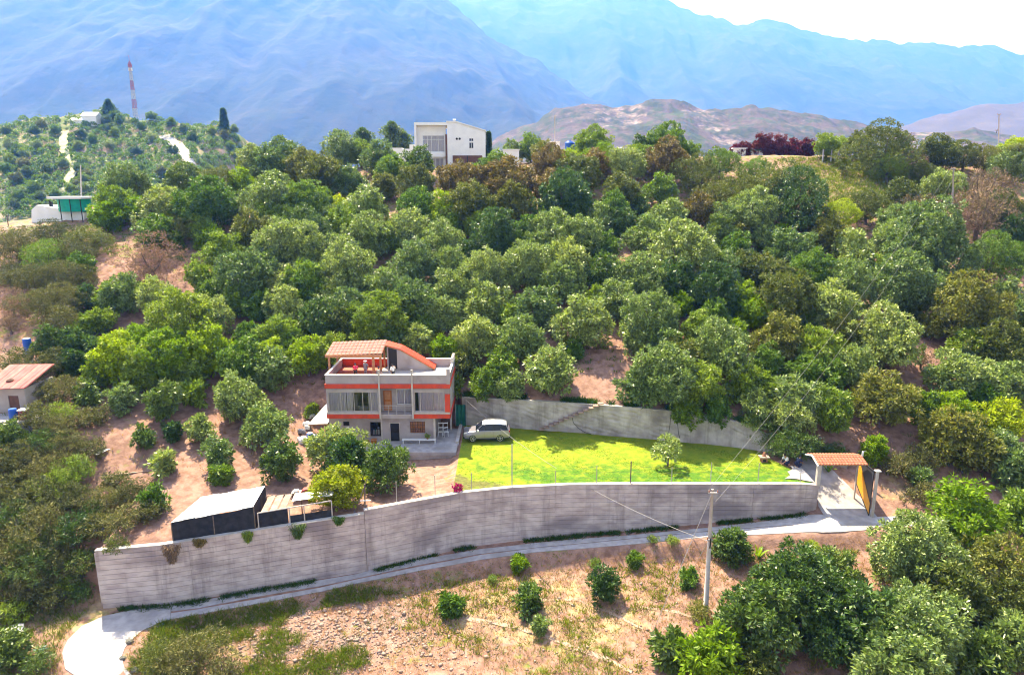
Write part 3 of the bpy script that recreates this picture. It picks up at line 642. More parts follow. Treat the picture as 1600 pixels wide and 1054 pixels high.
# ================================================================== HOUSE
def wall_holes(mb, x0, x1, z0, z1, y, th, holes, mi=0):
    xs_ = sorted({x0, x1, *[h[0] for h in holes], *[h[1] for h in holes]}); zs_ = sorted({z0, z1, *[h[2] for h in holes], *[h[3] for h in holes]})
    for a, b in zip(xs_[:-1], xs_[1:]):
        for c, d in zip(zs_[:-1], zs_[1:]):
            if not any(h[0] <= (a+b)/2 <= h[1] and h[2] <= (c+d)/2 <= h[3] for h in holes): mb.box(a, b, y, y+th, c, d, mi)
def frame(mb, x0, x1, z0, z1, y, w=.06, d=.06, mx=(), mz=(), mi=0):
    mb.box(x0, x1, y, y+d, z0, z0+w, mi).box(x0, x1, y, y+d, z1-w, z1, mi).box(x0, x0+w, y, y+d, z0+w, z1-w, mi).box(x1-w, x1, y, y+d, z0+w, z1-w, mi)
    for m_ in mx: mb.box(m_-w/2, m_+w/2, y+.004, y+d-.004, z0+w, z1-w, mi)
    for m_ in mz: mb.box(x0+w, x1-w, y+.008, y+d-.008, m_-w/2, m_+w/2, mi)
def curtain(x0, x1, z0, z1, y, parent, mat_=None, pleat=.16, seed=1):
    rd = random.Random(seed); n = max(8, int((x1-x0)/pleat*4)); vs = []; 
    for i in range(n+1):
        x = x0+(x1-x0)*i/n; d = .05*math.sin(i*PI/2+rd.uniform(-.3,.3))+rd.uniform(-.012,.012); vs += [(x, y+d, z0), (x, y+d*.6, z1)]
    mb = MB(); mb.add(vs, [(2*i, 2*i+2, 2*i+3, 2*i+1) for i in range(n)]); return mb.build('curtain', mat_ or M['curtain'], parent)
H = empty('house', (0,0,0), 0, 'grey three level house with orange red bands and roof terrace', 'house')
X0, X1, YF, YB = -19.0, -6.4, 66.8, 73.6
zb = -.2
# ground floor
mb = MB(); gx1 = -8.05; gy = 67.15
wall_holes(mb, X0, gx1, zb, 2.62, gy, .2, [(-17.48,-16.9,1.75,2.15),(-14.7,-13.6,.6,2.1),(-12.65,-11.72,-.2+.2,1.98),(-10.55,-9.05,.95,2.15)])
mb.box(X0, X0+.2, gy+.2, YB, zb, 2.62); mb.box(gx1-.2, gx1, gy+.2, YB, zb, 2.62); mb.box(X0+.2, gx1-.2, YB-.2, YB, zb, 2.62)
mb.build('ground_floor_wall', M['plaster'], H)
MB().box(X0-.03, X1+.03, YF, YB+.03, 2.62, 3.06).build('floor_slab', M['plaster'], H)
d = MB().box(-12.63,-11.74,gy+.05,gy+.12,0,1.96).build('door', M['dark'], H)
MB().box(-12.72,-12.652,gy-.02,gy+.18,0,2.06).box(-11.718,-11.65,gy-.02,gy+.18,0,2.06).box(-12.65,-11.72,gy-.02,gy+.18,1.98,2.06).build('door_frame', M['trim'], d)
for r_ in range(2):
    MB().box(-12.5,-11.87,gy+.03,gy+.049,.15+.95*r_,.95+.85*r_).build('door_panel', M['black'], d)
def grille_window(x0, x1, z0, z1, nx, nz, y, mats, label=None, cur=None):
    w = MB(); frame(w, x0, x1, z0, z1, y+.06, .05, .05, mz=[(z0+z1)/2]); w = w.build('window', mats, H)
    if label: w['label'] = label
    MB().box(x0+.05, x1-.05, y+.08, y+.09, z0+.05, z1-.05).build('pane', M['glass'], w)
    g_ = MB()
    for i in range(nx+1): g_.box(x0+(x1-x0)*i/nx-.014, x0+(x1-x0)*i/nx+.014, y-.05, y-.03, z0, z1)
    for i in range(nz+1): g_.box(x0, x1, y-.03, y-.012, z0+(z1-z0)*i/nz-.014, z0+(z1-z0)*i/nz+.014)
    g_.build('grille', M['dark'], w)
    if cur: curtain(x0+.05, x1-.05, z0, z1, y+.16, w, cur)
    return w
grille_window(-14.7,-13.6,.6,2.1,3,2,gy,M['dark'],'barred window with pale things behind')
for a, b, c_, d_, m_ in [(-14.5,-14.1,.65,1.15,'whitecloth'),(-14.05,-13.85,.65,1.45,'white'),(-14.3,-14.2,.65,1.3,'teal')]: MB().box(a, b, gy+.25, gy+.4, c_, d_).build('shelf_item', M[m_], H)
grille_window(-10.55,-9.05,.95,2.15,6,3,gy,M['wood'],'wood framed barred window', mat('amber_curtain', (.52,.25,.14), (.42,.2,.12), 5))
w = MB().box(-17.48,-16.9,gy+.06,gy+.1,1.75,2.15).build('window', M['glassdark'], H); f_ = MB(); frame(f_, -17.5,-16.88,1.73,2.17,gy-.02,.03,.06); f_.build('frame', M['dark'], w)
MB().box(-13.62,-13.44,gy-.06,gy-.002,.0,2.6).build('pilaster', M['trim'], H)
MB().box(-8.15,-7.93,66.9,67.1,0,2.62).build('porch_post', M['trim'], H)
MB().box(-6.75,-6.55,70.5,70.7,0,2.62).build('porch_post', M['trim'], H)
# platform in front and to the right
pf = MB(); pf.box(-15.9,-5.6,64.15,67.14,-.35,.0); pf.box(-8.04,-5.6,67.15,70.9,-.35,-.003)
pf.build('platform', M['road'], H); MB().box(-15.85,-5.65,64.22,66.9,-2.2,-.36).build('platform_wall', M['wall_b'], H)
MB().box(-15.9,-15.7,64.16,67.0,-.34,-.01).build('platform_edge', M['cap'], H)
# middle floor
mz0, mz1 = 3.06, 5.88
Lh = (-18.8,-13.72,3.36,5.46); Rh = (-10.02,-6.95,3.36,5.46)
mb = MB(); wall_holes(mb, X0, -13.6, mz0, mz1, YF, .18, [Lh]); wall_holes(mb, -10.12, X1, mz0, mz1, YF, .18, [Rh])
wall_holes(mb, -13.6, -10.12, mz0, mz1, YF+1.1, .15, [(-13.4,-12.5,3.07,5.3),(-12.0,-10.4,3.75,5.45)])
mb.box(-13.78,-13.6,YF+.18,YF+1.25,mz0,mz1); mb.box(-10.12,-9.94,YF+.18,YF+1.25,mz0,mz1)
mb.box(X0, X0+.18, YF+.18, YB, mz0, mz1); mb.box(X1-.18, X1, YF+.18, YB, mz0, mz1); mb.box(X0+.18, X1-.18, YB-.18, YB, mz0, mz1)
mb.build('upper_floor_wall', M['plaster'], H)
def big_window(x0, x1, z0, z1, y, mull, curts, label):
    w = MB(); frame(w, x0, x1, z0, z1, y, .06, .07, mull); w = w.build('window', M['trim'], H); w['label'] = label
    e = [x0]+list(mull)+[x1]
    for a, b in zip(e[:-1], e[1:]): MB().box(a+.035, b-.035, y+.03, y+.038, z0+.062, z1-.062).build('pane', M['glass'], w)
    for i, (a, b) in enumerate(curts): curtain(a, b, z0+.03, z1-.03, y+.12, w, seed=i)
    return w
big_window(*Lh, YF+.05, (-17.55,-16.2,-15.3,-14.45), [(-18.75,-17.0),(-16.95,-16.35),(-14.75,-13.76)], 'wide window with lilac curtains and a dark open middle')
MB().box(-16.3,-16.0,YF+.7,YF+1.2,mz0,5).box(-15.9,-14.9,YF+.6,YF+1.4,mz0,3.75).build('room_furniture', M['greycloth'], H)
big_window(*Rh, YF+.05, (-9.4,-8.1,-7.5), [(-9.6,-8.15),(-8.05,-7.0)], 'wide right hand window with pale pleated curtains')
w = MB(); frame(w, -12.0,-10.4,3.75,5.45,YF+1.13,.07,.07,(-11.2,)); w = w.build('window', M['white'], H); w['label'] = 'white framed balcony window with curtain'
MB().box(-11.93,-10.47,YF+1.16,YF+1.17,3.82,5.38).build('pane', M['glass'], w); curtain(-11.95,-10.45,3.78,5.42,YF+1.3,w)
dr = MB().box(-13.38,-12.52,YF+1.14,YF+1.2,3.08,5.28).build('door', M['wood'], H); dr['label'] = 'orange wooden balcony door'
for z_ in (3.25,4.3): MB().box(-13.25,-12.65,YF+1.12,YF+1.139,z_,z_+.85).build('door_panel', M['timber'], dr)
bl = MB()
bl.box(-13.58,-10.14,YF-.02,YF+.03,3.98,4.04); bl.box(-13.58,-10.14,YF-.02,YF+.03,2.95,3.02)
for i in range(5): x = -13.55+(3.38)*i/4; bl.box(x-.02, x+.02, YF-.015, YF+.025, 3.02, 3.98)
for z_ in (3.25,3.5,3.75): bl.box(-13.58,-10.14,YF-.004,YF+.012,z_-.01,z_+.01)
bl.build('balcony_railing', M['trim'], H)
# orange bands, sills
for a, b in [(X0-.05,-13.62),(-10.1,X1+.06)]:
    MB().box(a, b, YF-.12, YF-.003, 2.66, 3.10).build('orange_band', M['orange'], H); MB().box(a, b, YF-.08, YF-.004, 3.11, 3.32).build('sill_band', M['trim'], H)
MB().box(X1-.46+.0, X1+.06, YF-.10, YF-.004, 3.34, 5.25).build('orange_upright', M['orange'], H)
MB().box(X1+.003, X1+.08, YF-.12, YB, 2.66, 3.10).build('orange_band', M['orange'], H)
MB().box(X0-.08, X1+.08, YF-.14, YB+.05, 5.90, 6.32).build('orange_band', M['orange'], H)
MB().box(X0-.06, X1+.06, YF-.11, YB+.04, 5.84, 5.898).build('roof_slab_edge', M['brown'], H)
# terrace
mb = MB(); pz0, pz1 = 6.322, 7.22
mb.box(X0, X1, YF, YF+.15, pz0, pz1).box(X0, X0+.15, YF+.15, YB-.15, pz0, pz1).box(X1-.15, X1, YF+.15, YB-.15, pz0, pz1).box(-13.7, X1, YB-.15, YB, pz0, pz1)
mb.build('parapet', M['plaster'], H)
MB().box(X0+.0, -13.72, YB-.15, YB, pz0, pz1).build('orange_parapet', M['orange'], H)
mb = MB(); mb.box(X0-.04, X1+.04, YF-.04, YF+.19, pz1+.003, pz1+.07).box(X0-.04, X0+.19, YF+.19, YB-.19, pz1+.003, pz1+.07).box(X1-.19, X1+.04, YF+.19, YB-.19, pz1+.003, pz1+.07).box(X0-.04, X1+.04, YB-.19, YB+.04, pz1+.003, pz1+.07)
mb.build('parapet_cap', M['white'], H)
MB().box(X0+.15, X1-.15, YF+.15, YB-.15, 6.323, 6.36).build('terrace_floor', M['cap'], H)
MB().box(X0+.16,-14.2,YF+.16,YB-.2,6.361,6.38).build('terrace_tiles', mat('red_tile_floor',(.50,.12,.07),(.42,.09,.05),3,.6), H)
for x in (-13.52,-10.17): MB().box(x-.09, x+.09, YF-.2, YF-.142, 2.62, 7.85).box(x-.09, x+.09, YF-.142, YF-.045, 7.3, 7.85).build('facade_post', M['trim'], H)
MB().box(X1-.26, X1+.09, YF-.16, YF+.2, 6.33, 7.92).build('corner_post', M['plaster'], H)
for x, y in ((X1-.26, YB-.3), (X1-.26, YB-2.2)): MB().box(x, x+.33, y, y+.3, 7.295, 7.75).build('corner_post', M['trim'], H)
MB().box(X1-.2,X1+.02,YB-2.2,YB,7.75,7.85).build('corner_beam', M['trim'], H)
# pergola with tiled roof
PG = [(-19.75,69.9,8.42),(-13.75,69.9,8.62),(-13.75,73.3,9.35),(-19.75,73.3,9.10)]
def tiled(quad, nx, ny, parent, mat_, name='roof_tile', amp=.05, th=.05, lip=.035):
    """courses of barrel tiles on a sloped quad (a,b bottom; c,d top), each tile a part"""
    a, b, c, d = [Vector(p) for p in quad]; nrm_ = (b-a).cross(d-a).normalized(); 
    base = {}
    for j in range(ny):
        for i in range(nx):
            u0, u1 = i/nx+.004, (i+1)/nx-.004; v0, v1 = j/ny, min(1, (j+1.15)/ny); vs = []
            for (v_, lf) in ((v0, lip+th), (v1, th)):
                for k in range(5):
                    u = u0+(u1-u0)*k/4; p = a.lerp(b, u).lerp(d.lerp(c, u), v_)+nrm_*(lf+amp*math.sin(PI*k/4)); vs.append(p)
            vs += [p-nrm_*.025 for p in vs]; fs = [(k, k+1, k+6, k+5) for k in range(4)] + [(k+10, k+15, k+16, k+11) for k in range(4)] + [(k, k+10, k+11, k+1) for k in range(4)]+[(0,5,15,10),(4,14,19,9)]
            MB().add(vs, fs).build(name, mat_, parent)
pr = MB(); a, b, c, d = [Vector(p) for p in PG]; pr.hexa([a, b, c, d]+[p+Vector((0,0,.06)) for p in (a,b,c,d)]); pr = pr.build('pergola_roof', M['timber'], H)
tiled([p+Vector((0,0,.03)) for p in (a,b,c,d)], 14, 5, pr, M['tile_pink'])
MB().box(-19.75,-13.75,69.83,69.9,8.3,8.6).build('fascia', M['timber'], pr)
MB().box(-14.85,-14.6,70.0,70.25,6.38,8.62).box(-14.3,-14.08,71.2,71.42,6.38,8.85).build('pergola_post', M['timber'], H)
MB().box(-19.5,-19.3,70.0,70.2,6.32,8.42).build('pergola_post', M['timber'], H)
MB().box(-19.4,-19.2,73.0,73.2,6.38,9.05).box(-14.2,-14.0,73.0,73.2,6.38,9.25).build('pergola_post', M['timber'], H)
# stair house with sloping roof
sy0, sy1 = 71.9, 73.5
MB().prism([(-12.5,6.36),(-12.5,8.62),(-12.2,8.62),(-8.75,6.55),(-8.75,6.36)], sy0, sy0+.12, 'y').prism([(-12.5,6.36),(-12.5,8.62),(-12.2,8.62),(-8.75,6.55),(-8.75,6.36)], sy1-.12, sy1, 'y').box(-12.5,-12.38,sy0+.12,sy1-.12,6.36,8.62).build('stair_house_wall', M['plaster'], H)
MB().box(-13.45,-12.52,sy0+.3,sy0+.36,6.38,8.75).build('stair_opening_shade', M['dark'], H)  # dark sheet standing in for the shade inside the open stair doorway
MB().box(-13.6,-13.47,sy0+.1,sy0+.4,6.38,8.85).build('stair_house_jamb', M['plaster'], H)
sr = MB(); q1 = [(-13.75,9.18),(-12.1,8.72),(-8.45,6.52)]
sr.prism([(x,z) for x,z in q1]+[(x,z-.12) for x,z in reversed(q1)], sy0-.18, sy1+.1, 'y'); sr = sr.build('stair_house_roof', M['timber'], H)
for (xa,za),(xb,zb_),n in ((q1[0],q1[1],5),(q1[1],q1[2],11)):
    tiled([(xb,sy0-.25,zb_+.01),(xb,sy1+.12,zb_+.01),(xa,sy1+.12,za+.01),(xa,sy0-.25,za+.01)], 5, n, sr, M['orange'])
MB().box(-13.3,-13.0,YB-.25,YB-.16,6.5,7.1).build('wall_lamp', M['white'], H)
# bench and things by the front wall
bn = empty('bench', (-9.6,66.55,0), 0, 'long low white bench against the ground floor front wall', 'bench')
MB().box(-1.75,1.75,-.2,.2,.40,.47).build('seat', M['white'], bn)
for x in (-1.68,0,1.62): MB().box(x, x+.06, -.17, -.11, 0, .40).box(x, x+.06, .11, .17, 0, .40).build('leg', M['white'], bn)
b_ = empty('potted_plant', (-8.75,66.6,.47), 0, 'small potted green plant standing on the white bench', 'plant'); MB().tube([(0,0,0),(0,0,.16)], [.10,.13], 10).build('pot', M['brick'], b_); me = crown('foliage', 61, .22, .14, .06, 7, 60, 4, .8); me.materials[0] = LEAF['G']; link('foliage', me, b_, (0,0,.12))
for x, y, w_, h_, lb, m_ in [(-15.0,66.5,.5,.35,'pale cardboard box left of the front door','timber'),(-14.3,66.6,.6,.45,'brown carton beside the pilaster by the front door','wood')]:
    o = empty('carton', (x,y,0), .2, lb, 'box'); MB().box(-w_/2,w_/2,-.2,.2,0,h_).build('box_body', M[m_], o); MB().box(-w_/2-.01,w_/2+.01,-.3,-.2,h_-.03,h_).build('flap', M['timber'], o)
o = empty('white_bag', (-17.0,gy-.1,1.1), 0, 'white cloth bag hanging under the small dark window', 'bag'); MB().prism([(-.12,.52),(.05,.55),(.24,.05),(.1,0),(-.22,.06)], -.07, .05, 'y').build('cloth', M['whitecloth'], o, bevel=.02); MB().tube([(-.05,0,.5),(0,0,.62),(.02,0,.52)], .012, 5).build('strap', M['whitecloth'], o)
o = empty('white_bundle', (-16.3,66.4,0), 0, 'small white bundle on the ground at the left front wall', 'bundle'); MB().tube([(0,0,0),(.05,0,.2),(0,0,.42),(.02,0,.5)], [.2,.24,.15,.05], 9).build('bundle', M['whitecloth'], o, smooth=True); MB().tube([(-.1,0,.4),(.12,0,.42)], .03, 6).build('tie', M['greycloth'], o)
for i, (x, lb) in enumerate([(-7.6,'white metal chair frame on the porch, leaning left'),(-7.0,'white metal folding frame standing on the porch, right one')]):
    o = empty('metal_chair', (x,68.6,0), .3*i, lb, 'chair', 'white frames on the porch'); MB().box(-.25,.25,-.22,.22,.48,.52).build('seat', M['white'], o)
    MB().box(-.25,.25,.20,.23,.85,.95).box(-.25,.25,.20,.23,1.35,1.45).build('backrest', M['white'], o)
    for sx in (-.24,.22):
        MB().tube([(sx,-.2,0),(sx,-.2,.5)], .02, 5).build('leg', M['white'], o); MB().tube([(sx,.25,0),(sx,.21,1.5)], .02, 5).build('leg', M['white'], o)
# green mesh tarp right of the house
o = empty('tarp_screen', (-6.1,71.6,0), 0, 'dark green mesh screen between house and upper wall', 'screen'); vs = []; 
for i in range(13):
    x = i*.09-.1; d_ = .05*math.sin(i*1.4); vs += [(x, d_, 0.05), (x, d_*1.3, 2.5)]
MB().add(vs, [(2*i, 2*i+2, 2*i+3, 2*i+1) for i in range(12)]).build('mesh_sheet', M['tarp'], o); MB().tube([(1.05,0,0),(1.05,0,3.1)], .035, 6).build('post', M['steel'], o); MB().tube([(-.12,0,0),(-.12,0,2.6)], .03, 6).build('post', M['steel'], o)
# lean-to at the left
o = empty('lean_to', (0,0,0), 0, 'white sheet lean-to roof against left side of the house', 'shed')
q = [at(482,663,66.9), at(511,663,66.9), at(511,626,71.2), at(498,626,71.2)]
q = [Vector((q[0].x,66.9,1.95)), Vector((-19.06,66.9,2.0)), Vector((-19.06,71.2,2.85)), Vector((-20.2,71.2,2.8))]
n_ = 6
for i in range(n_):
    a = q[0].lerp(q[1], i/n_); b = q[0].lerp(q[1], (i+.96)/n_); c = q[3].lerp(q[2], (i+.96)/n_); d = q[3].lerp(q[2], i/n_); up = Vector((0,0,.035))
    MB().hexa([a,b,c,d,a+up,b+up,c+up,d+up]).build('roof_sheet', M['white'], o)
for p in (q[0]+Vector((.12,.15,0)), q[3]+Vector((.1,-.1,0)), Vector((-19.9,67.0,2.0))): MB().tube([(p.x,p.y,height(p.x,p.y)-.1),(p.x,p.y,p.z-.02)], .05, 6).build('post', M['bark'], o)
MB().tube([tuple(q[0]-Vector((0,0,.06))), tuple(q[1]-Vector((0.02,0,.06)))], .05, 6).build('beam', M['timber'], o)
# clutter under and beside the lean-to
rd = random.Random(4)
CLU = [(470,690,'white','crumpled white sacking at the left edge of the lean-to clutter'),(478,668,'whitecloth','heap of white sheeting left of the lean-to roof'),(487,652,'metalroof','bent pale metal sheets leaning by the lean-to'),(493,688,'whitecloth','white sacks under the lean-to, right of blue drum'),(472,676,'greycloth','grey bundle left of the blue drum'),(500,690,'white','white plank and sacks below lean-to front')]
for px, py, m_, lb in CLU:
    b = G(px, py); o = empty('sacking', b, rd.uniform(0,3), lb, 'sack', 'clutter by the lean-to')
    for k in range(3):
        r_ = rd.uniform(.22,.38); c = Vector((rd.uniform(-.4,.4), rd.uniform(-.25,.25), .1*k)); mb = MB(); mb.tube([c+Vector((0,0,-.1)), c+Vector((.06,0,.12)), c+Vector((0,.05,.34)), c+Vector((0,0,.42))], [r_, r_*1.15, r_*.7, r_*.15], 8); mb.build('sack', M[m_], o, smooth=False)
def drum(loc, h, r_, m_, label, group=None, lid='white'):
    o = empty('plastic_drum', loc, 0, label, 'barrel', group); MB().tube([(0,0,0),(0,0,.04*h),(0,0,.33*h),(0,0,.36*h),(0,0,.66*h),(0,0,.69*h),(0,0,.95*h),(0,0,h)], [r_*.93,r_,r_,r_*1.05,r_,r_*1.05,r_,r_*.9], 16).build('drum_body', M[m_], o, smooth=False)
    MB().tube([(0,0,h),(0,0,h+.04)], r_*.8, 14).build('lid', M[lid], o); return o
drum(G(485,690), .95, .33, 'blue', 'blue plastic drum among the clutter under the lean-to')

# ================================================================== PEOPLE
def skinned(name, joints, edges, radii, m_, parent, sub=2, root=0):
    me = bpy.data.meshes.new(name); me.from_pydata([tuple(j) for j in joints], edges, []); me.materials.append(m_); o = link(name, me, parent)
    s = o.modifiers.new('skin', 'SKIN'); s.use_smooth_shade = True
    for i, r_ in enumerate(radii): me.skin_vertices[0].data[i].radius = (r_, r_)
    me.skin_vertices[0].data[root].use_root = True
    u = o.modifiers.new('sub', 'SUBSURF'); u.levels = 1; u.render_levels = sub; return o
def person(loc, rz, pose, top, bottom, label, hat=None, s=1.0):
    """pose: dict of joint positions; body one skinned surface, clothes and hair children"""
    o = empty('person', loc, rz, label, 'person'); o.scale = (s, s, s)
    J = dict(pel=(0,0,.95), wai=(0,0,1.10), che=(0,0,1.33), nec=(0,0,1.48), hd=(0,-.01,1.60), hd2=(0,-.01,1.70),
        lsh=(.19,0,1.40), lel=(.25,.02,1.12), lwr=(.24,-.06,.88), lha=(.24,-.08,.78), rsh=(-.19,0,1.40), rel=(-.25,.02,1.12), rwr=(-.24,-.06,.88), rha=(-.24,-.08,.78),
        lhi=(.10,0,.90), lkn=(.11,-.02,.50), lan=(.11,.02,.09), lto=(.11,-.15,.04), rhi=(-.10,0,.90), rkn=(-.11,-.02,.50), ran=(-.11,.02,.09), rto=(-.11,-.15,.04)); J.update(pose)
    Rr = dict(pel=.13, wai=.115, che=.135, nec=.055, hd=.088, hd2=.085, lsh=.065, lel=.045, lwr=.033, lha=.038, rsh=.065, rel=.045, rwr=.033, rha=.038, lhi=.095, lkn=.06, lan=.042, lto=.04, rhi=.095, rkn=.06, ran=.042, rto=.04)
    E = [('pel','wai'),('wai','che'),('che','nec'),('nec','hd'),('hd','hd2'),('che','lsh'),('lsh','lel'),('lel','lwr'),('lwr','lha'),('che','rsh'),('rsh','rel'),('rel','rwr'),('rwr','rha'),('pel','lhi'),('lhi','lkn'),('lkn','lan'),('lan','lto'),('pel','rhi'),('rhi','rkn'),('rkn','ran'),('ran','rto')]
    def sk(nm, keys, gain, m_, add=.012):
        ks = [k for k in keys]; ed = [(ks.index(a), ks.index(b)) for a, b in E if a in ks and b in ks]; return skinned(nm, [J[k] for k in ks], ed, [Rr[k]*gain+add for k in ks], m_, o, 2, 0)
    sk('body', list(J), 1.0, M['skin'], 0)
    sk('shirt', ['che','wai','pel','lsh','lel','rsh','rel'], 1.12, M[top], .022); sk('trousers', ['pel','lhi','lkn','lan','rhi','rkn','ran'], 1.1, M[bottom], .018)
    h_ = Vector(J['hd2']); b_ = Vector(J['hd']); up = (h_-b_).normalized(); fwd = Vector((0,-1,0)); c = b_+up*.06
    MB().tube([c+Vector((0,.03,-.05)), c+Vector((0,.025,.03)), c+Vector((0,.015,.10)), c+Vector((0,.01,.125))], [.095,.108,.075,.02], 10).build('hair' if not hat else 'hat', M[hat or 'hair'], o, smooth=True)
    if hat: MB().tube([c+Vector((0,0,.035)), c+Vector((0,0,.05))], [.19,.17], 14).build('hat_brim', M[hat], o)
    e = MB(); 
    for sx in (-.033,.033): e.box(b_.x+sx-.012, b_.x+sx+.012, b_.y-.100, b_.y-.085, b_.z+.025, b_.z+.04)
    e.build('eyes', M['hair'], o); MB().box(b_.x-.012,b_.x+.012,b_.y-.112,b_.y-.085,b_.z-.015,b_.z+.02).build('nose', M['skin'], o)
    for sx in (1,-1):
        k = 'lha' if sx > 0 else 'rha'; h0 = Vector(J[k]); wr = Vector(J[k[0]+'wr']); d_ = (h0-wr).normalized()
        hn_ = MB()
        for i in range(4): a = h0+d_*.03+Vector(((i-1.5)*.019,0,0)); L0 = (.062,.075,.07,.055)[i]; hn_.tube([a, a+d_*L0*.55, a+d_*L0+Vector((0,-.02,0))], [.0095,.009,.007], 5)
        a = h0+Vector((0,-.03,0)); hn_.tube([a, a+d_*.03+Vector((0,-.03,0)), a+d_*.06+Vector((0,-.035,0))], [.012,.010,.008], 5); hn_.build('fingers', M['skin'], o)
    return o
tz = 6.385
person((-16.3,68.6,tz), .3, {'lel':(.27,-.08,1.15),'lwr':(.12,-.25,1.12),'lha':(.05,-.3,1.12)}, 'pink', 'dark', 'person in a pink top and black trousers under the pergola', s=.93)
person((-15.4,69.3,tz), 2.6, {'rel':(-.30,-.1,1.15)}, 'greycloth', 'greycloth', 'person in grey clothes and pale hat under the pergola', hat='white')
person((-14.0,68.4,tz-.0), 1.4, {'pel':(0,.05,.55),'wai':(0,.02,.70),'che':(0,-.08,.92),'nec':(0,-.12,1.06),'hd':(0,-.16,1.17),'hd2':(0,-.17,1.27),'lsh':(.18,-.08,.98),'rsh':(-.18,-.08,.98),'lel':(.22,-.22,.74),'lwr':(.16,-.4,.66),'lha':(.12,-.48,.64),'rel':(-.22,-.22,.74),'rwr':(-.16,-.4,.66),'rha':(-.12,-.48,.64),'lhi':(.1,0,.52),'lkn':(.14,-.38,.55),'lan':(.13,-.30,.1),'lto':(.13,-.45,.04),'rhi':(-.1,0,.52),'rkn':(-.14,-.38,.55),'ran':(-.13,-.30,.1),'rto':(-.13,-.45,.04)}, 'greycloth', 'dark', 'person in grey top half seated beside the pergola post')
person((-12.3,67.9,tz), .9, {'lel':(.36,-.02,1.18),'lwr':(.30,-.10,1.40),'lha':(.22,-.08,1.48)}, 'whitecloth', 'dark', 'person in a white top standing right on open terrace', hat=None)
kneel = {'pel':(0,.10,.38),'wai':(0,.04,.52),'che':(0,-.10,.74),'nec':(0,-.16,.87),'hd':(0,-.21,.97),'hd2':(0,-.23,1.06),'lsh':(.18,-.1,.80),'rsh':(-.18,-.1,.80),'lel':(.22,-.26,.56),'lwr':(.16,-.42,.40),'lha':(.14,-.50,.34),'rel':(-.22,-.26,.56),'rwr':(-.16,-.42,.40),'rha':(-.14,-.50,.34),'lhi':(.1,.05,.36),'lkn':(.16,-.30,.30),'lan':(.14,.08,.09),'lto':(.14,.2,.05),'rhi':(-.1,.05,.36),'rkn':(-.16,-.30,.30),'ran':(-.14,.08,.09),'rto':(-.14,.2,.05)}
b = G(1228,727); person(b, -1.2, kneel, 'whitecloth', 'navy', 'person in white top crouching on the lawn, left of two', s=1.1)
b = G(1246,730); person(b, 1.9, kneel, 'navy', 'navy', 'person in dark blue crouching on the lawn, right of two', s=1.1)

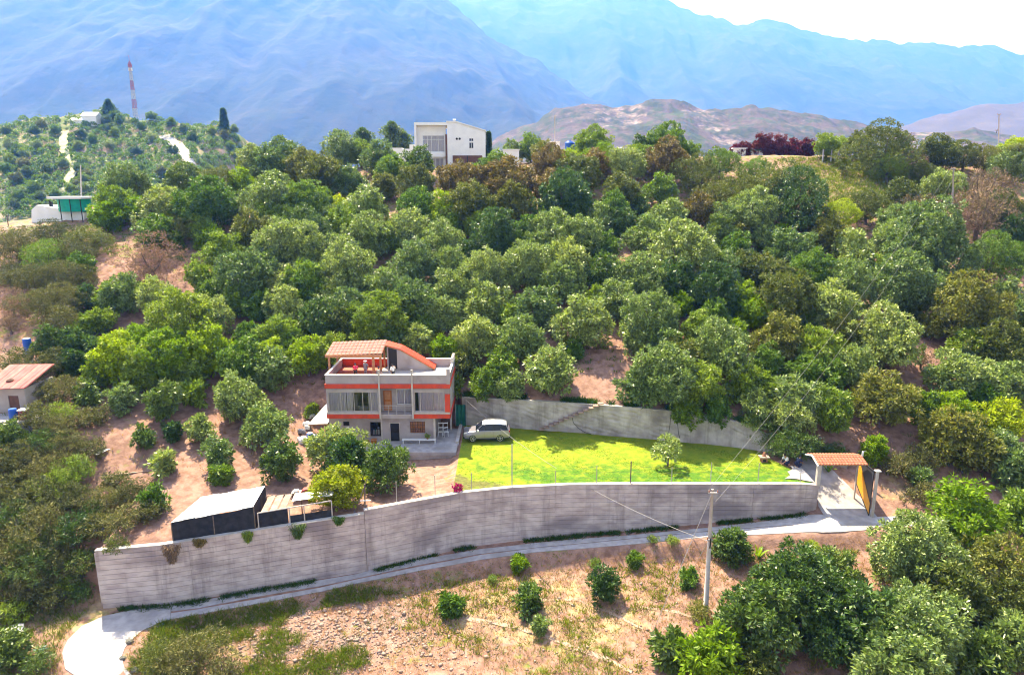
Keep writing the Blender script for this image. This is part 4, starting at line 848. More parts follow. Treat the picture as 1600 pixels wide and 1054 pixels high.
# ================================================================== CAR
def car(loc, rz):
    o = empty('parked_car', loc, rz, 'champagne coloured seven seat off-road car parked on the lawn', 'car')
    # faces -x; x from -2.4 to 2.4; side profile stations: x, lower z, belt z, half width lower, half width belt
    S = [(-2.40,.55,.80,.66,.60),(-2.34,.42,.93,.80,.72),(-2.10,.36,1.02,.90,.80),(-1.60,.36,1.08,.93,.86),(-1.10,.36,1.12,.93,.88),(-.70,.36,1.15,.93,.88),(.2,.36,1.17,.93,.89),(1.2,.36,1.19,.93,.89),(1.9,.38,1.20,.92,.88),(2.28,.42,1.19,.88,.84),(2.40,.52,1.12,.80,.76)]
    vs = []
    for x, z0, z1, w0, w1 in S:
        zm = z0+(z1-z0)*.55; vs += [(x,-w0*.96,z0),(x,-w0,zm*.8),(x,-w0*.995,zm),(x,-w1,z1-.03),(x,-w1*.9,z1),(x,w1*.9,z1),(x,w1,z1-.03),(x,w0*.995,zm),(x,w0,zm*.8),(x,w0*.96,z0)]
    n = 10; fs = [(i*n+k, (i+1)*n+k, (i+1)*n+(k+1)%n, i*n+(k+1)%n) for i in range(len(S)-1) for k in range(n)] + [tuple(range(n)), tuple(reversed(range((len(S)-1)*n, len(S)*n)))]
    b = MB().add(vs, fs).build('body', M['carpaint'], o, smooth=False, bevel=.03)
    # wheel arches are cut by boolean cylinders
    for sx in (-1.45, 1.38):
        c = MB(); c.tube([(sx,-1.2,.40),(sx,1.2,.40)], .46, 24); co = c.build('cut', M['tyre']); m_ = b.modifiers.new('arch', 'BOOLEAN'); m_.operation = 'DIFFERENCE'; m_.object = co; m_.solver = 'EXACT'
        dg = bpy.context.evaluated_depsgraph_get(); me = bpy.data.meshes.new_from_object(b.evaluated_get(dg)); b.modifiers.clear(); b.data = me; bpy.data.objects.remove(co)
    G_ = [(-1.15,1.12,-.42,1.70),(.0,1.17,.0,1.78),(1.3,1.19,1.2,1.76),(2.28,1.18,2.02,1.66)]   # belt x,z -> roof x,z
    wb, wr = .86, .68; vs = []
    for xb, zb2, xr, zr in G_: vs += [(xb,-wb,zb2),(xr,-wr,zr),(xr,wr,zr),(xb,wb,zb2)]
    fs = [(i*4+k, (i+1)*4+k, (i+1)*4+k+1, i*4+k+1) for i in range(3) for k in range(3)] + [(0,1,2,3),(15,14,13,12)]
    MB().add(vs, fs).build('cabin_glass', M['glassdark'], o)
    rf = MB(); R_ = [(-.44,1.70,.67),(-.1,1.79,.70),(.6,1.83,.71),(1.4,1.80,.70),(2.06,1.67,.66)]; vs = []
    for x, z, w in R_: vs += [(x,-w-.02,z-.05),(x,-w+.06,z+.005),(x,0,z+.03),(x,w-.06,z+.005),(x,w+.02,z-.05)]
    fs = [(i*5+k, (i+1)*5+k, (i+1)*5+k+1, i*5+k+1) for i in range(4) for k in range(4)] + [(0,1,2,3,4), (24,23,22,21,20)] + [(i*5, i*5+4, i*5+9, i*5+5) for i in range(4)]
    rf.add(vs, fs).build('roof', M['carpaint_lit'], o, smooth=False)
    for s in (-1, 1):
        for (xa,za,xb,zb3,w) in [(-1.15,1.13,-.44,1.70,.035),(-.22,1.17,-.12,1.76,.045),(.72,1.18,.74,1.77,.05),(1.55,1.19,1.40,1.75,.06),(2.26,1.19,2.03,1.66,.05)]:
            MB().tube([(xa, s*(wb+.005), za), (xb, s*(wr+.012), zb3-.02)], w*.8, 6).build('pillar', M['carpaint'] if abs(xa) > 1 and xa != 1.55 else M['dark'], o)
        MB().tube([(-.2,s*.60,1.86),(.3,s*.62,1.90),(1.3,s*.62,1.88),(1.75,s*.60,1.80)], .022, 6).build('roof_rail', M['steel'], o)
        m_ = MB(); m_.box(-.98,-.80,min(s*.92,s*1.12),max(s*.92,s*1.12),1.12,1.28); m_.build('wing_mirror', M['carpaint_lit'], o, bevel=.03)
        MB().prism([(-2.36,.84),(-2.05,.90),(-1.95,1.0),(-2.20,.98),(-2.36,.92)], min(s*.56,s*.88), max(s*.56,s*.88), 'y').build('headlight', M['lamp'], o)
        MB().box(2.30,2.415,min(s*.5,s*.86),max(s*.5,s*.86),.98,1.12).build('tail_light', M['tail'], o)
        MB().box(-.95,.92,min(s*.90,s*1.0),max(s*.90,s*1.0),.33,.38).build('side_step', M['dark'], o)
        for x in (-.24,.70): MB().box(x, x+.006, min(s*.925,s*.935), max(s*.925,s*.935), .48, 1.1).build('door_gap', M['dark'], o)
        for x in (.45,1.35-.1): MB().box(x, x+.16, min(s*.93,s*.955), max(s*.93,s*.955), .98, 1.01).build('door_handle', M['steel'], o)
        for x in (-1.45,1.38):
            wl_ = MB(); wl_.tube([(x,s*.70,.39),(x,s*.73,.39),(x,s*.90,.39),(x,s*.93,.39)], [.34,.385,.385,.35], 28); wl_ = wl_.build('wheel', M['tyre'], o)
            rm = MB(); rm.tube([(x,s*.925,.39),(x,s*.938,.39)], .075, 12)
            for k in range(6):
                a = 2*PI*k/6; rm.tube([(x,s*.93,.39),(x+.24*math.cos(a),s*.94,.39+.24*math.sin(a))], [.035,.03], 5)
            rg_ = 24; vs = []
            for k in range(rg_): a = 2*PI*k/rg_; vs += [(x+.25*math.cos(a),s*.935,.39+.25*math.sin(a)),(x+.29*math.cos(a),s*.94,.39+.29*math.sin(a))]
            rm.add(vs, [(2*k,2*k+1,(2*k+3)%(2*rg_),(2*k+2)%(2*rg_)) for k in range(rg_)]); rm.build('rim', M['rim'], wl_)
    MB().box(-2.43,-2.36,-.55,.55,.62,.86).build('grille', M['dark'], o); MB().box(-2.44,-2.30,-.80,.80,.36,.52).build('front_bumper', M['dark'], o); MB().box(2.33,2.46,-.82,.82,.44,.60).build('rear_bumper', M['dark'], o)
    return o
pc = atz(760, 691, .04); car((pc.x, pc.y+1.0, .045), R(2)).scale = (1, 1, 1.07)

# ================================================================== GATE
GT = empty('gate', (0,0,0), 0, 'entrance gate with tiled roof and open yellow and black leaf', 'gate')
gl, gr = at(1277,757,57.45), at(1364,783,55.9)
MB().box(gl.x-.17, gl.x+.17, gl.y-.17, gl.y+.17, -.45, 1.72).build('pillar', M['trim'], GT)
MB().box(gr.x-.02, gr.x+.18, gr.y-.10, gr.y+.10, height(gr.x,gr.y)-.2, at(1364,735,55.9).z-.05).build('pillar', M['trim'], GT)
MB().box(gr.x-.14, gr.x+.30, gr.y-.2, gr.y+.2, at(1364,735,55.9).z-.048, at(1364,735,55.9).z+.03).build('pillar_cap', M['white'], GT)
zr = 1.80; ra = [Vector((gl.x-.35,56.9,zr-.10)), Vector((gl.x+4.1,56.9,zr-.10)), Vector((gl.x+4.1,58.2,zr+.26)), Vector((gl.x-.35,58.2,zr+.26))]
rf = MB().hexa([*ra, *[p+Vector((0,0,.07)) for p in ra]]).build('gate_roof', M['timber'], GT)
tiled([p+Vector((0,0,.04)) for p in ra], 16, 4, rf, M['tile'])
rb = [Vector((gl.x+4.1,59.4,zr-.1)), Vector((gl.x-.35,59.4,zr-.1)), Vector((gl.x-.35,58.22,zr+.26)), Vector((gl.x+4.1,58.22,zr+.26))]
rf2 = MB().hexa([*rb, *[p+Vector((0,0,.07)) for p in rb]]).build('gate_roof', M['timber'], GT); tiled([p+Vector((0,0,.04)) for p in rb], 16, 3, rf2, M['tile'])
MB().prism([(56.82,zr-.14),(58.2,zr+.28),(59.5,zr-.14),(59.5,zr-.04),(58.2,zr+.40),(56.82,zr-.04)], gl.x-.46, gl.x-.36, 'x').build('barge_board', M['white'], GT)
MB().box(gl.x+3.85, gl.x+3.97, 58.2, 58.32, height(gl.x+3.9,58.3)-.2, zr+.22).build('pillar', M['trim'], GT)
# open leaf: from the right pillar inwards, yellow panel with dark sheet corner
a0 = at(1337,768,59.6); h0, h1 = height(a0.x, 59.6)+.25, 0
L0 = Vector((a0.x+.0, 59.7, height(a0.x,59.6)+.35)); L1 = Vector((gr.x-.12, 56.05, height(gr.x,56.05)+.12)); T0 = Vector((L0.x, L0.y, 1.25)); T1 = Vector((L1.x, L1.y, at(1362,736,56.05).z))
dn = Vector((.05,.03,0)); lf = MB().hexa([L0, L1, L1+dn, L0+dn, T0, T1, T1+dn, T0+dn]).build('gate_leaf', M['gateblack'], GT)
dm = Vector((-.03,-.02,0)); yv = [L0+dm+Vector((0,-.05,.1)), L1+dm+Vector((0,.05,.12)), L1.lerp(T1,.25)+dm, L0.lerp(T0,.97)+dm+Vector((0,-.15,0))]
MB().hexa([*[p+dm*.6 for p in yv], *yv]).build('yellow_panel', M['yellow'], lf)
for p, q_ in ((L0,T0),(L1,T1),(T0,T1),(L0,L1)): MB().tube([p+dm*1.2, q_+dm*1.2], .035, 6).build('frame_tube', M['dark'], lf)
o = empty('white_post', (0,0,0), 0, 'pale leaning post at the inner end of the open gate leaf', 'post'); p = at(1340,760,60.2); MB().tube([(p.x-.1,60.2,height(p.x,60.2)-.1),(p.x+.12,60.2,1.7)], .09, 8).build('post', M['white'], o); MB().tube([(p.x+.12,60.2,1.7),(p.x+.4,60.2,1.75)], .03, 5).build('bracket', M['steel'], o)

# ================================================================== FENCE AND POLES
F = empty('wire_fence', (0,0,0), 0, 'thin wire fence on posts along the retaining wall top', 'fence')
def wtop(X): q = wp+wp2; return float(np.interp(X, [a[0] for a in q], [a[1] for a in q])), float(np.interp(X, [a[0] for a in q], [a[3] for a in q]))
fp = []
for px, pb, pt in [(620,790,752),(680,778,742),(737,771,738),(800,764,694),(868,760,735),(932,757,727),(985,757,720),(1049,757,730),(1110,757,722),(1184,757,723),(1250,758,738)]:
    X = XX(px, 56, 0); 
    for _ in range(3): Y, zt = wtop(X); X = XX(px, Y+.15, zt)
    Y, zt = wtop(X); top = at(px, pt, Y+.18).z; r_ = .055 if px in (800, 985) else .035
    MB().tube([(X,Y+.18,zt-.1),(X,Y+.18,top)], r_, 6).build('fence_post', M['steel'] if px != 985 else M['rust'], F); fp.append((X,Y+.18,zt,min(top, zt+1.75)))
for f_ in (.35,.65,.95):
    MB().tube([(x,y,zt+(tp-zt)*f_) for x,y,zt,tp in fp], .007, 4, cap=False).build('wire', M['rust'], F)
def concrete_pole(name, base, top, r0, r1, label, arms=True, guys=()):
    o = empty(name, base, 0, label, 'pole'); h = top.z-base.z; dx = Vector((top.x-base.x, top.y-base.y, 0))
    MB().tube([(0,0,-.5), tuple(dx*.5+Vector((0,0,h*.5))), tuple(dx+Vector((0,0,h)))], [r0,(r0+r1)/2,r1], 10).build('shaft', M['pole'], o, smooth=True)
    if arms:
        for hh, w in ((h-.15,.35),(h*.62,.22)):
            MB().box(dx.x-w, dx.x+w, -.05, .05, hh-.04, hh+.04).build('crossarm', M['steel'], o)
            for s in (-1, 1): MB().tube([(dx.x+s*w*.9,0,hh+.04),(dx.x+s*w*.9,0,hh+.1),(dx.x+s*w*.9,0,hh+.2)], [.03,.06,.035], 8).build('insulator', M['brick'], o)
        MB().tube([(dx.x,-.1,h*.56),(dx.x,-.16,h*.64)], [.05,.06], 8).build('cable_clamp', M['dark'], o)
    for g in guys: MB().tube([tuple(dx+Vector((0,0,h*g[1]))), tuple(Vector(g[0])-Vector(base))], .022, 5).build('guy_wire', M['cable'], o)
    return o
pb = G(1102, 962); pt = at(1113, 764, pb.y+.3)
g1 = G(1010, 1010); g2 = G(1086, 882)
concrete_pole('utility_pole', pb, pt, .21, .10, 'tall concrete utility pole standing in the dry field', guys=((g1,.97),(g2,.60)))
def cable(pts, label, r_=.014, m_='cable', sag=.4):
    Q = []
    for a, b in zip(pts[:-1], pts[1:]):
        for k in range(12): t = k/12; q_ = Vector(a).lerp(Vector(b), t); q_.z -= 4*sag*t*(1-t); Q.append(q_)
    Q.append(Vector(pts[-1])); tag(MB().tube(Q, r_, 5).build('power_cable', M[m_]), label, 'cable', 'overhead cables')
far_b = G(1486, 372); far_t = at(1490, 262, far_b.y) if far_b else at(1490,262,100)
concrete_pole('utility_pole', far_b, far_t, .17, .10, 'grey pole standing among brown trees on the right slope', arms=True)
cable([pt+Vector((-.3,0,-.1)), far_t+Vector((-.3,0,0))], 'upper pale cable rising from field pole to right slope pole', .008, sag=1.2)
cable([pt+Vector((.3,0,-1.0)), far_t+Vector((.2,0,-1.5))], 'lower pale cable rising from field pole to right slope pole', .008, sag=2.4)
cable([(-5.0,71.6,3.0), pb+Vector((0,0,(pt.z-pb.z)*.6))+Vector((.1,0,0))], 'pale twisted cable sagging from the house to the pole', .02, sag=1.6)
for px, py0, py1, Y, lb in [(1561,178,240,140,'tall slim pole on the skyline at far right'),(866,430,0,0,''),(283,215,255,330,'thin pole on the far hill beside the pale track'),(867,180,225,170,'thin pole on skyline left of the blue tanks'),(1036,190,225,172,'thin pole on skyline right of the blue tanks'),(126,258,303,112,'short dark pole above the teal tank')]:
    if Y: b = at(px, py1, Y); concrete_pole('pole', Vector((b.x, Y, b.z-.8)), at(px, py0, Y), .12 if Y < 200 else .2, .08, lb, arms=(px == 1561))

# ================================================================== SHEDS ON THE WALL
SH = empty('long_shed', (0,0,0), 0, 'low shed with glaring white sheet roof and black cloth sides', 'shed')
def WY(px, py, off, z): Y = Yz(py, z); return Vector((XX(px, Y, z), Y, z))
fl = Vector((-26.7,48.95,.35)); fr = Vector((-20.75,50.45,.95)); bl_ = Vector((-25.9,52.6,.75)); br = Vector((-20.9,53.6,1.25))
n_ = 7
for i in range(n_):
    t0, t1 = i/n_, (i+.97)/n_; a, b, c, d = fl.lerp(fr,t0), fl.lerp(fr,t1), bl_.lerp(br,t1), bl_.lerp(br,t0); k = .03*math.sin(i*2.1); up = Vector((0,0,.04)); kk = Vector((0,0,k))
    MB().hexa([a+kk,b+kk,c+kk,d+kk,a+up+kk,b+up+kk,c+up+kk,d+up+kk]).build('roof_sheet', M['metalroof'], SH)
def cloth(a, b, z0a, z0b, parent, m_='black', name='side_cloth', n=14, dep=.05):
    vs = []; d_ = (b-a); nn = Vector((d_.y,-d_.x,0)).normalized()
    for i in range(n+1):
        t = i/n; p = a.lerp(b, t); q_ = nn*(dep*math.sin(i*1.9)+dep*.5*math.sin(i*.7)); zb_ = z0a+(z0b-z0a)*t; vs += [(p.x+q_.x*.3,p.y+q_.y*.3,p.z-.04),(p.x+q_.x,p.y+q_.y,(p.z+zb_)/2),(p.x+q_.x*.4,p.y+q_.y*.4,zb_)]
    MB().add(vs, [(3*i+k,3*i+k+1,3*i+4+k,3*i+3+k) for i in range(n) for k in (0,1)]).build(name, M[m_], parent)
cloth(fl, fr, -1.35, -1.0, SH); cloth(bl_, fl, -1.0, -1.35, SH, n=8); cloth(fr, br, -1.0, -.6, SH, n=8); cloth(br, bl_, -.6, -.8, SH)
for p in (fl, fr, bl_, br, fl.lerp(fr,.5)): MB().tube([(p.x,p.y,-1.6),(p.x,p.y,p.z-.03)], .045, 6).build('post', M['bark'], SH)
S2 = empty('open_shed', (0,0,0), 0, 'half roofed shed of black cloth and poles beside the long shed', 'shed')
fl2 = Vector((-20.5,50.55,.35)); fr2 = Vector((-14.9,51.95,.75)); bl2 = Vector((-20.5,52.6,.8)); br2 = Vector((-15.0,53.6,.95))
for i in range(5):
    t0, t1 = .42+.58*i/5, .42+.58*(i+.95)/5; a, b, c, d = fl2.lerp(fr2,t0), fl2.lerp(fr2,t1), bl2.lerp(br2,t1), bl2.lerp(br2,t0); a, b = a.lerp(d,.45), b.lerp(c,.45); up = Vector((0,0,.03)); MB().hexa([a,b,c,d,a+up,b+up,c+up,d+up]).build('roof_sheet', M['metalroof'], S2)
for i in range(3):
    t0, t1 = .04+.12*i, .04+.12*(i+.8); a, b, c, d = fl2.lerp(fr2,t0), fl2.lerp(fr2,t1), bl2.lerp(br2,t1), bl2.lerp(br2,t0); up = Vector((0,0,.03)); MB().hexa([a,b,c,d,a+up,b+up,c+up,d+up]).build('roof_board', M['stone'], S2)
cloth(fl2, fl2.lerp(fr2,.40), -1.0, -.85, S2, n=8); cloth(fl2.lerp(fr2,.42)-Vector((0,0,.65)), fr2-Vector((0,0,.75)), -.85, -.7, S2, n=8)
for t in (0,.42,.62,1): p = fl2.lerp(fr2,t); MB().tube([(p.x,p.y,-1.2),(p.x,p.y,p.z)], .05, 6).build('post', M['trim'], S2)
for t in (0,.5,1): p = bl2.lerp(br2,t); MB().tube([(p.x,p.y,-1.2),(p.x,p.y,p.z)], .05, 6).build('post', M['bark'], S2)
MB().tube([tuple(fl2),tuple(fr2)], .05, 6).build('beam', M['trim'], S2); MB().tube([tuple(bl2),tuple(br2)], .05, 6).build('beam', M['bark'], S2)
# hanging roots and weeds over the wall face
def hang(px, py, w, h, kind, label, seed):
    rg = np.random.default_rng(seed); X = XX(px, 49, -1); Y, zt = wtop(X); X = XX(px, Y, zt); n = 150
    u = rg.random(n); P_ = np.stack([X+(rg.random(n)-.5)*w*(1-u*.85), Y-.12-.12*rg.random(n), zt+.15-u*h], 1); N_ = np.tile([0,-.6,-.5], (n,1)); v, f = leaves(rg, P_, N_, 6, .30, .05, .7, .6)
    o = empty('hanging_weed', (0,0,0), 0, label, 'plant', 'weeds hanging over the wall'); link('foliage', fast_mesh('foliage', v, f, [LEAF[kind]]), o)
    mb = MB()
    for k in range(7): a = X+(k-3)*w/7; mb.tube([(a, Y-.08, zt), (X+(k-3)*w/16, Y-.10, zt-h*.5), (X+(k-3)*w/40, Y-.09, zt-h*rg.uniform(.7,1.25))], [.03,.022,.010], 5)
    mb.build('roots', M['bark'], o)
hang(268,860,1.5,1.5,'N','dry roots trailing in a point down the wall under the long shed',1); hang(313,855,1.1,.45,'R','short brown weeds on wall edge under the long shed',2)
hang(388,830,.8,.8,'G','green and red creeper where the two sheds meet',3); hang(465,822,1.5,1.2,'D','dark green creeper spilling over wall below open shed',4); hang(530,812,.9,.5,'G','small green tuft on wall edge right of open shed',5)
# forked timber frame
o = empty('timber_frame', (0,0,0), 0, 'forked grey timber posts tied together beside the yellow bush', 'frame'); b = G(569, 803)
MB().tube([(b.x,b.y+.3,b.z-.2),(b.x+.1,b.y+.3,b.z+2.6)], .07, 7).build('upright', M['bark'], o); MB().tube([(b.x-.9,b.y+.3,b.z-.1),(b.x-.1,b.y+.35,b.z+1.9),(b.x+.3,b.y+.4,b.z+3.0)], [.06,.05,.03], 7).build('brace', M['bark'], o); MB().tube([(b.x-.35,b.y+.25,b.z+1.1),(b.x+.55,b.y+.25,b.z+1.15)], .05, 6).build('crosspiece', M['white'], o)
# work table by the shed
b = G(473, 779); o = empty('work_table', b, .15, 'small cluttered table behind the open shed', 'table'); MB().box(-.9,.9,-.4,.4,.62,.68).build('tabletop', M['trim'], o)
for sx in (-.82,.78):
    for sy in (-.34,.30): MB().box(sx, sx+.05, sy, sy+.05, 0, .62).build('leg', M['dark'], o)
MB().box(-.7,-.3,-.2,.2,.682,.9).build('crate', M['white'], o) ; MB().prism([(-.1,.69),(.8,.70),(.5,1.02),(.1,.95)], -.3, .25, 'y').build('cover', M['redroof'], o)
# planks and pipes on the left slope
b = G(163, 705); o = empty('corrugated_sheet', b, R(75), 'narrow pale metal sheets lying on the left slope', 'sheet'); 
for k in range(3): MB().box(-1.1+.1*k, 1.0+.1*k, -.3+.22*k, -.12+.22*k, .12+.02*k, .15+.02*k).build('strip', M['metalroof'], o)
b = G(209, 739); o = empty('plank', b, R(18), 'pale plank lying on bare soil of the left slope', 'plank'); MB().box(-1.2,1.2,-.07,.07,.05,.10).build('board', M['stone'], o); MB().box(-1.5,-1.1,-.10,-.03,.02,.06).build('offcut', M['stone'], o)
# clay garden grill on the lawn
b = G(1193, 721); o = empty('clay_grill', b, 0, 'small pinkish brick grill with flat top on the lawn', 'grill'); MB().box(-.30,.30,-.25,.25,0,.45).build('plinth', M['brick'], o, bevel=.02); MB().box(-.46,.46,-.38,.38,.452,.58).build('top_slab', M['stone'], o, bevel=.02); MB().tube([(0,0,.58),(0,0,.75),(0,0,.95)], [.2,.14,.10], 10).build('chimney', M['brick'], o); MB().box(-.15,.15,-.256,-.251,.08,.32).build('fire_opening', M['dark'], o)
# rocks
def rock(px, py, s, label, m_='stone', sd=1):
    b = G(px, py); rg = np.random.default_rng(sd); import bmesh as _b; bm = _b.new(); _b.ops.create_icosphere(bm, subdivisions=2, radius=s)
    for v_ in bm.verts: k = 1+.45*mn.noise(v_.co*2/s+Vector((sd,0,0))); v_.co = Vector((v_.co.x*k, v_.co.y*k*.8, v_.co.z*k*.6))
    me = bpy.data.meshes.new('rock'); bm.to_mesh(me); bm.free(); me.materials.append(M[m_]); tag(link('rock', me, None, b+Vector((0,0,s*.2))), label, 'rock')
M['palerock'] = mat('pale_rock', (.62,.60,.58), (.5,.47,.45), 2, .9, .02); M['darkrock'] = mat('dark_rock', (.10,.10,.09), (.16,.15,.13), 2, .9, .02)
rock(25, 988, .75, 'large pale rock on the grassy bank at lower left', 'palerock', 1); rock(18, 971, .3, 'small pale rock behind the large pale rock', 'palerock', 2)
rock(202, 1003, .3, 'dark rock on the inner edge of the road bend', 'darkrock', 3); rock(211, 1047, .3, 'dark rock by the road at the bottom edge', 'darkrock', 4); rock(192, 1028, .22, 'brown rock on inner road edge between two dark rocks', 'darkrock', 5)
rock(1163, 935, .3, 'pale rock in dry field right of the pole', 'palerock', 6)

# ================================================================== UPHILL BUILDINGS
WH = empty('white_house', (0,0,0), 0, 'modern white two storey house on the hilltop', 'house')
def hx(px, Y=140.0, z=33): return XX(px, Y, z)
def hz_(py, Y=140.0): return CAMH-Y*tn(py)
Y0, Y1 = 140.0, 149.0; xl, xm, xr = hx(648), hx(699), hx(758); zt, zt2, zb2 = hz_(191), hz_(205), 28.0
mb = MB(); mb.prism([(xm,zb2),(xr,zb2),(xr,zt2),(xm+1.6,zt),(xm,zt)], Y0, Y1, 'y'); 
mb.build('side_block', M['whitewall'], WH)
MB().prism([(xm-.1,zt),(xm+1.7,zt),(xr+.15,zt2),(xr+.15,zt2+.2),(xm+1.7,zt+.22),(xm-.1,zt+.22)], Y0-.15, Y1+.1, 'y').build('roof_edge', M['whitewall'], WH)
mb = MB(); wx0, wx1, wz0, wz1 = hx(659.5), hx(694), hz_(237), hz_(211); lx0, lx1, lz0, lz1 = hx(673), hx(692), 28.0, hz_(247)
wall_holes(mb, xl+.4, xm-.35, zb2, zt-.55, Y0+1.1, .25, [(wx0,wx1,wz0,wz1),(lx0,lx1,lz0,lz1)]); mb.build('front_wall', M['whitewall'], WH)
mb = MB(); mb.box(xl, xl+.4, Y0, Y1, zb2, zt-.02).box(xl+.4, xm-.003, Y0, Y1, zt-.55, zt-.02).box(xl+.4, xm-.4, Y0+.5, Y0+1.1, wz0-1.0, wz0-.12).build('portal_frame', M['whitewall'], WH)
MB().box(xm-.38, xm-.05, Y0-.05, Y0+.9, zb2, hz_(210)).build('dark_fin', M['brown'], WH)
for (a, b, c, d_, ms, mzs) in [(wx0,wx1,wz0,wz1,[hx(667),hx(673.5),hx(684)],[wz1-.8]),(lx0,lx1,lz0,lz1,[hx(679),hx(686)],[])]:
    w = MB(); frame(w, a, b, c, d_, Y0+1.15, .10, .08, ms, mzs); w = w.build('window', M['white'], WH); MB().box(a+.1, b-.1, Y0+1.2, Y0+1.21, c+.1, d_-.1).build('pane', M['glass'], w); curtain(a+.1, b-.1, c, d_, Y0+1.55, w, M['curtain'], .5)
for (a, b, c, d_) in [(733,740,216,221),(733,740,222.5,232)]:
    f_ = MB(); frame(f_, hx(a), hx(b), hz_(d_), hz_(c), Y0-.05, .07, .05, [hx(736.5)]); f_ = f_.build('window', M['white'], WH); MB().box(hx(a)+.07,hx(b)-.07,Y0-.03,Y0-.004,hz_(d_)+.07,hz_(c)-.07).build('pane', M['glassdark'], f_)
for a in (714,718.5): MB().tube([(hx(a),Y0-.06,hz_(217)),(hx(a),Y0+.01,hz_(217))], .22, 14).build('porthole', M['glassdark'], WH)
MB().box(hx(707), hx(753), Y0-.12, Y0-.003, zb2, hz_(243)).build('brown_cladding', M['brown'], WH); MB().box(hx(729.5), hx(731), Y0-.2, Y0-.121, zb2, hz_(243)).build('cladding_post', M['dark'], WH)
MB().box(hx(714), hx(722.5), Y0-.16, Y0-.122, hz_(255), hz_(251)).build('small_window', M['white'], WH)
MB().box(hx(708), hx(710.5), Y0+2, Y0+2.6, zt-.3, hz_(186)).build('chimney', M['steel'], WH); MB().box(hx(707), hx(711.5), Y0+1.9, Y0+2.7, hz_(186), hz_(184.5)).build('chimney_cap', M['white'], WH)
an = empty('white_annex', (0,0,0), 0, 'low white walls left of the white house, among trees', 'building'); MB().box(hx(609,142), hx(628,142), 142, 145, 27, hz_(231,142)).build('wall', M['whitewall'], an); MB().box(hx(628,142)+.003, hx(648,142), 142.4, 145, 27, hz_(230,142)-.3).build('wall', M['whitewall'], an); MB().box(hx(640,142), hx(648,142), 141.9, 142.39, 30, hz_(226,142)).build('parapet', M['white'], an)
an = empty('white_outbuilding', (0,0,0), 0, 'small flat white outbuilding right of the white house', 'building'); MB().box(hx(786,141), hx(811,141), 141, 144, 27, hz_(235,141)).build('wall', M['whitewall'], an); MB().box(hx(785,141), hx(812,141), 140.9, 144.1, hz_(235,141)+.003, hz_(233,141)).build('roof_edge', M['white'], an)
b = at(868, 222, 172); an = empty('white_outbuilding', (0,0,0), 0, 'pale block on the skyline just left of the blue tanks', 'building'); MB().box(b.x-3, b.x+1, 172, 175, b.z-4, b.z).build('wall', M['whitewall'], an); MB().box(b.x-3.1, b.x+1.1, 171.9, 175.1, b.z+.003, b.z+.2).build('roof_edge', M['whitewall'], an)
# blue water tanks on a stand
for i, (px, lb) in enumerate([(889.5,'blue water tank on the hilltop, left one of two'),(903,'blue water tank on the hilltop, right one of two')]):
    p = at(px, 237, 136); o = empty('water_tank', p, 0, lb, 'tank', 'blue tanks on the hilltop'); MB().tube([(0,0,0),(0,0,.1),(0,0,1.6),(0,0,1.85),(0,0,2.0)], [.78,.84,.84,.62,.3], 20).build('tank_body', M['blue'], o, smooth=False); MB().tube([(0,0,2.0),(0,0,2.12)], .28, 12).build('lid', M['blue'], o)
p = at(896, 237.3, 136); o = empty('tank_stand', p, 0, 'pale stand under the two blue water tanks', 'stand'); MB().box(-2,2,-1,1,-.2,-.02).build('platform', M['pole'], o)
for sx in (-1.8,1.6): MB().box(sx, sx+.2, -.1, .1, -2.5, -.2).build('leg', M['pole'], o)
# teal tank over a white reservoir
TY = 108.0; g0 = at(105,345,TY); o = empty('water_reservoir', (0,0,0), 0, 'white masonry water reservoir below the teal tank', 'reservoir'); rz0 = g0.z-.6
MB().prism([(XX(49,TY,20),rz0),(XX(131,TY,20),rz0),(XX(133,TY,21),rz0+1.9),(XX(60,TY,21),rz0+3.0),(XX(51,TY,21),rz0+2.3)], TY, TY+4, 'y').build('basin', M['whitewall'], o); MB().tube([(XX(73,TY,22),TY+1,rz0+2.6),(XX(73,TY,22),TY+1,rz0+3.7)], .15, 8).tube([(XX(76,TY,22),TY+1,rz0+2.6),(XX(76,TY,22),TY+1,rz0+3.5)], .15, 8).build('vent_pipe', M['dark'], o)
o = empty('teal_tank', (0,0,0), 0, 'teal elevated tank under a thin white roof slab', 'tank'); ta, tb = XX(82,TY-1,22), XX(130,TY-1,22); t1, t0 = CAMH-(TY-1)*tn(311), CAMH-(TY-1)*tn(331)
vs = []; n_ = 32
for i in range(n_): a = 2*PI*i/n_; cx_, rx_ = (ta+tb)/2, (tb-ta)/2; vs += [(cx_+rx_*.97*math.cos(a), TY+.9+2.0*math.sin(a), t0), (cx_+rx_*math.cos(a), TY+.9+2.1*math.sin(a), t1)]
MB().add(vs, [(2*i,(2*i+2)%(2*n_),(2*i+3)%(2*n_),2*i+1) for i in range(n_)]+[tuple(range(0,2*n_,2))[::-1], tuple(range(1,2*n_,2))]).build('tank_body', M['teal'], o)
MB().box(ta-.3, tb+.2, TY-1.5, TY+3.2, t1+.02, t1+.35).build('roof_slab', M['white'], o)
for x in (XX(96,TY-1.4,21), XX(112,TY-1.4,21), XX(128.5,TY-1.4,21)): MB().tube([(x,TY-1.35,rz0+.2),(x,TY-1.35,t1)], .07, 6).build('leg', M['dark'], o)
p = at(13, 352, 106); o = empty('fence_post', (p.x,106,height(p.x,106)), 0, 'thin wooden post on bare ground left of the reservoir', 'post'); MB().tube([(0,0,-.2),(0,0,1.6)], .07, 6).build('post', M['bark'], o); MB().tube([(-.1,0,1.3),(.4,0,1.25)], .03, 5).build('rail', M['bark'], o)
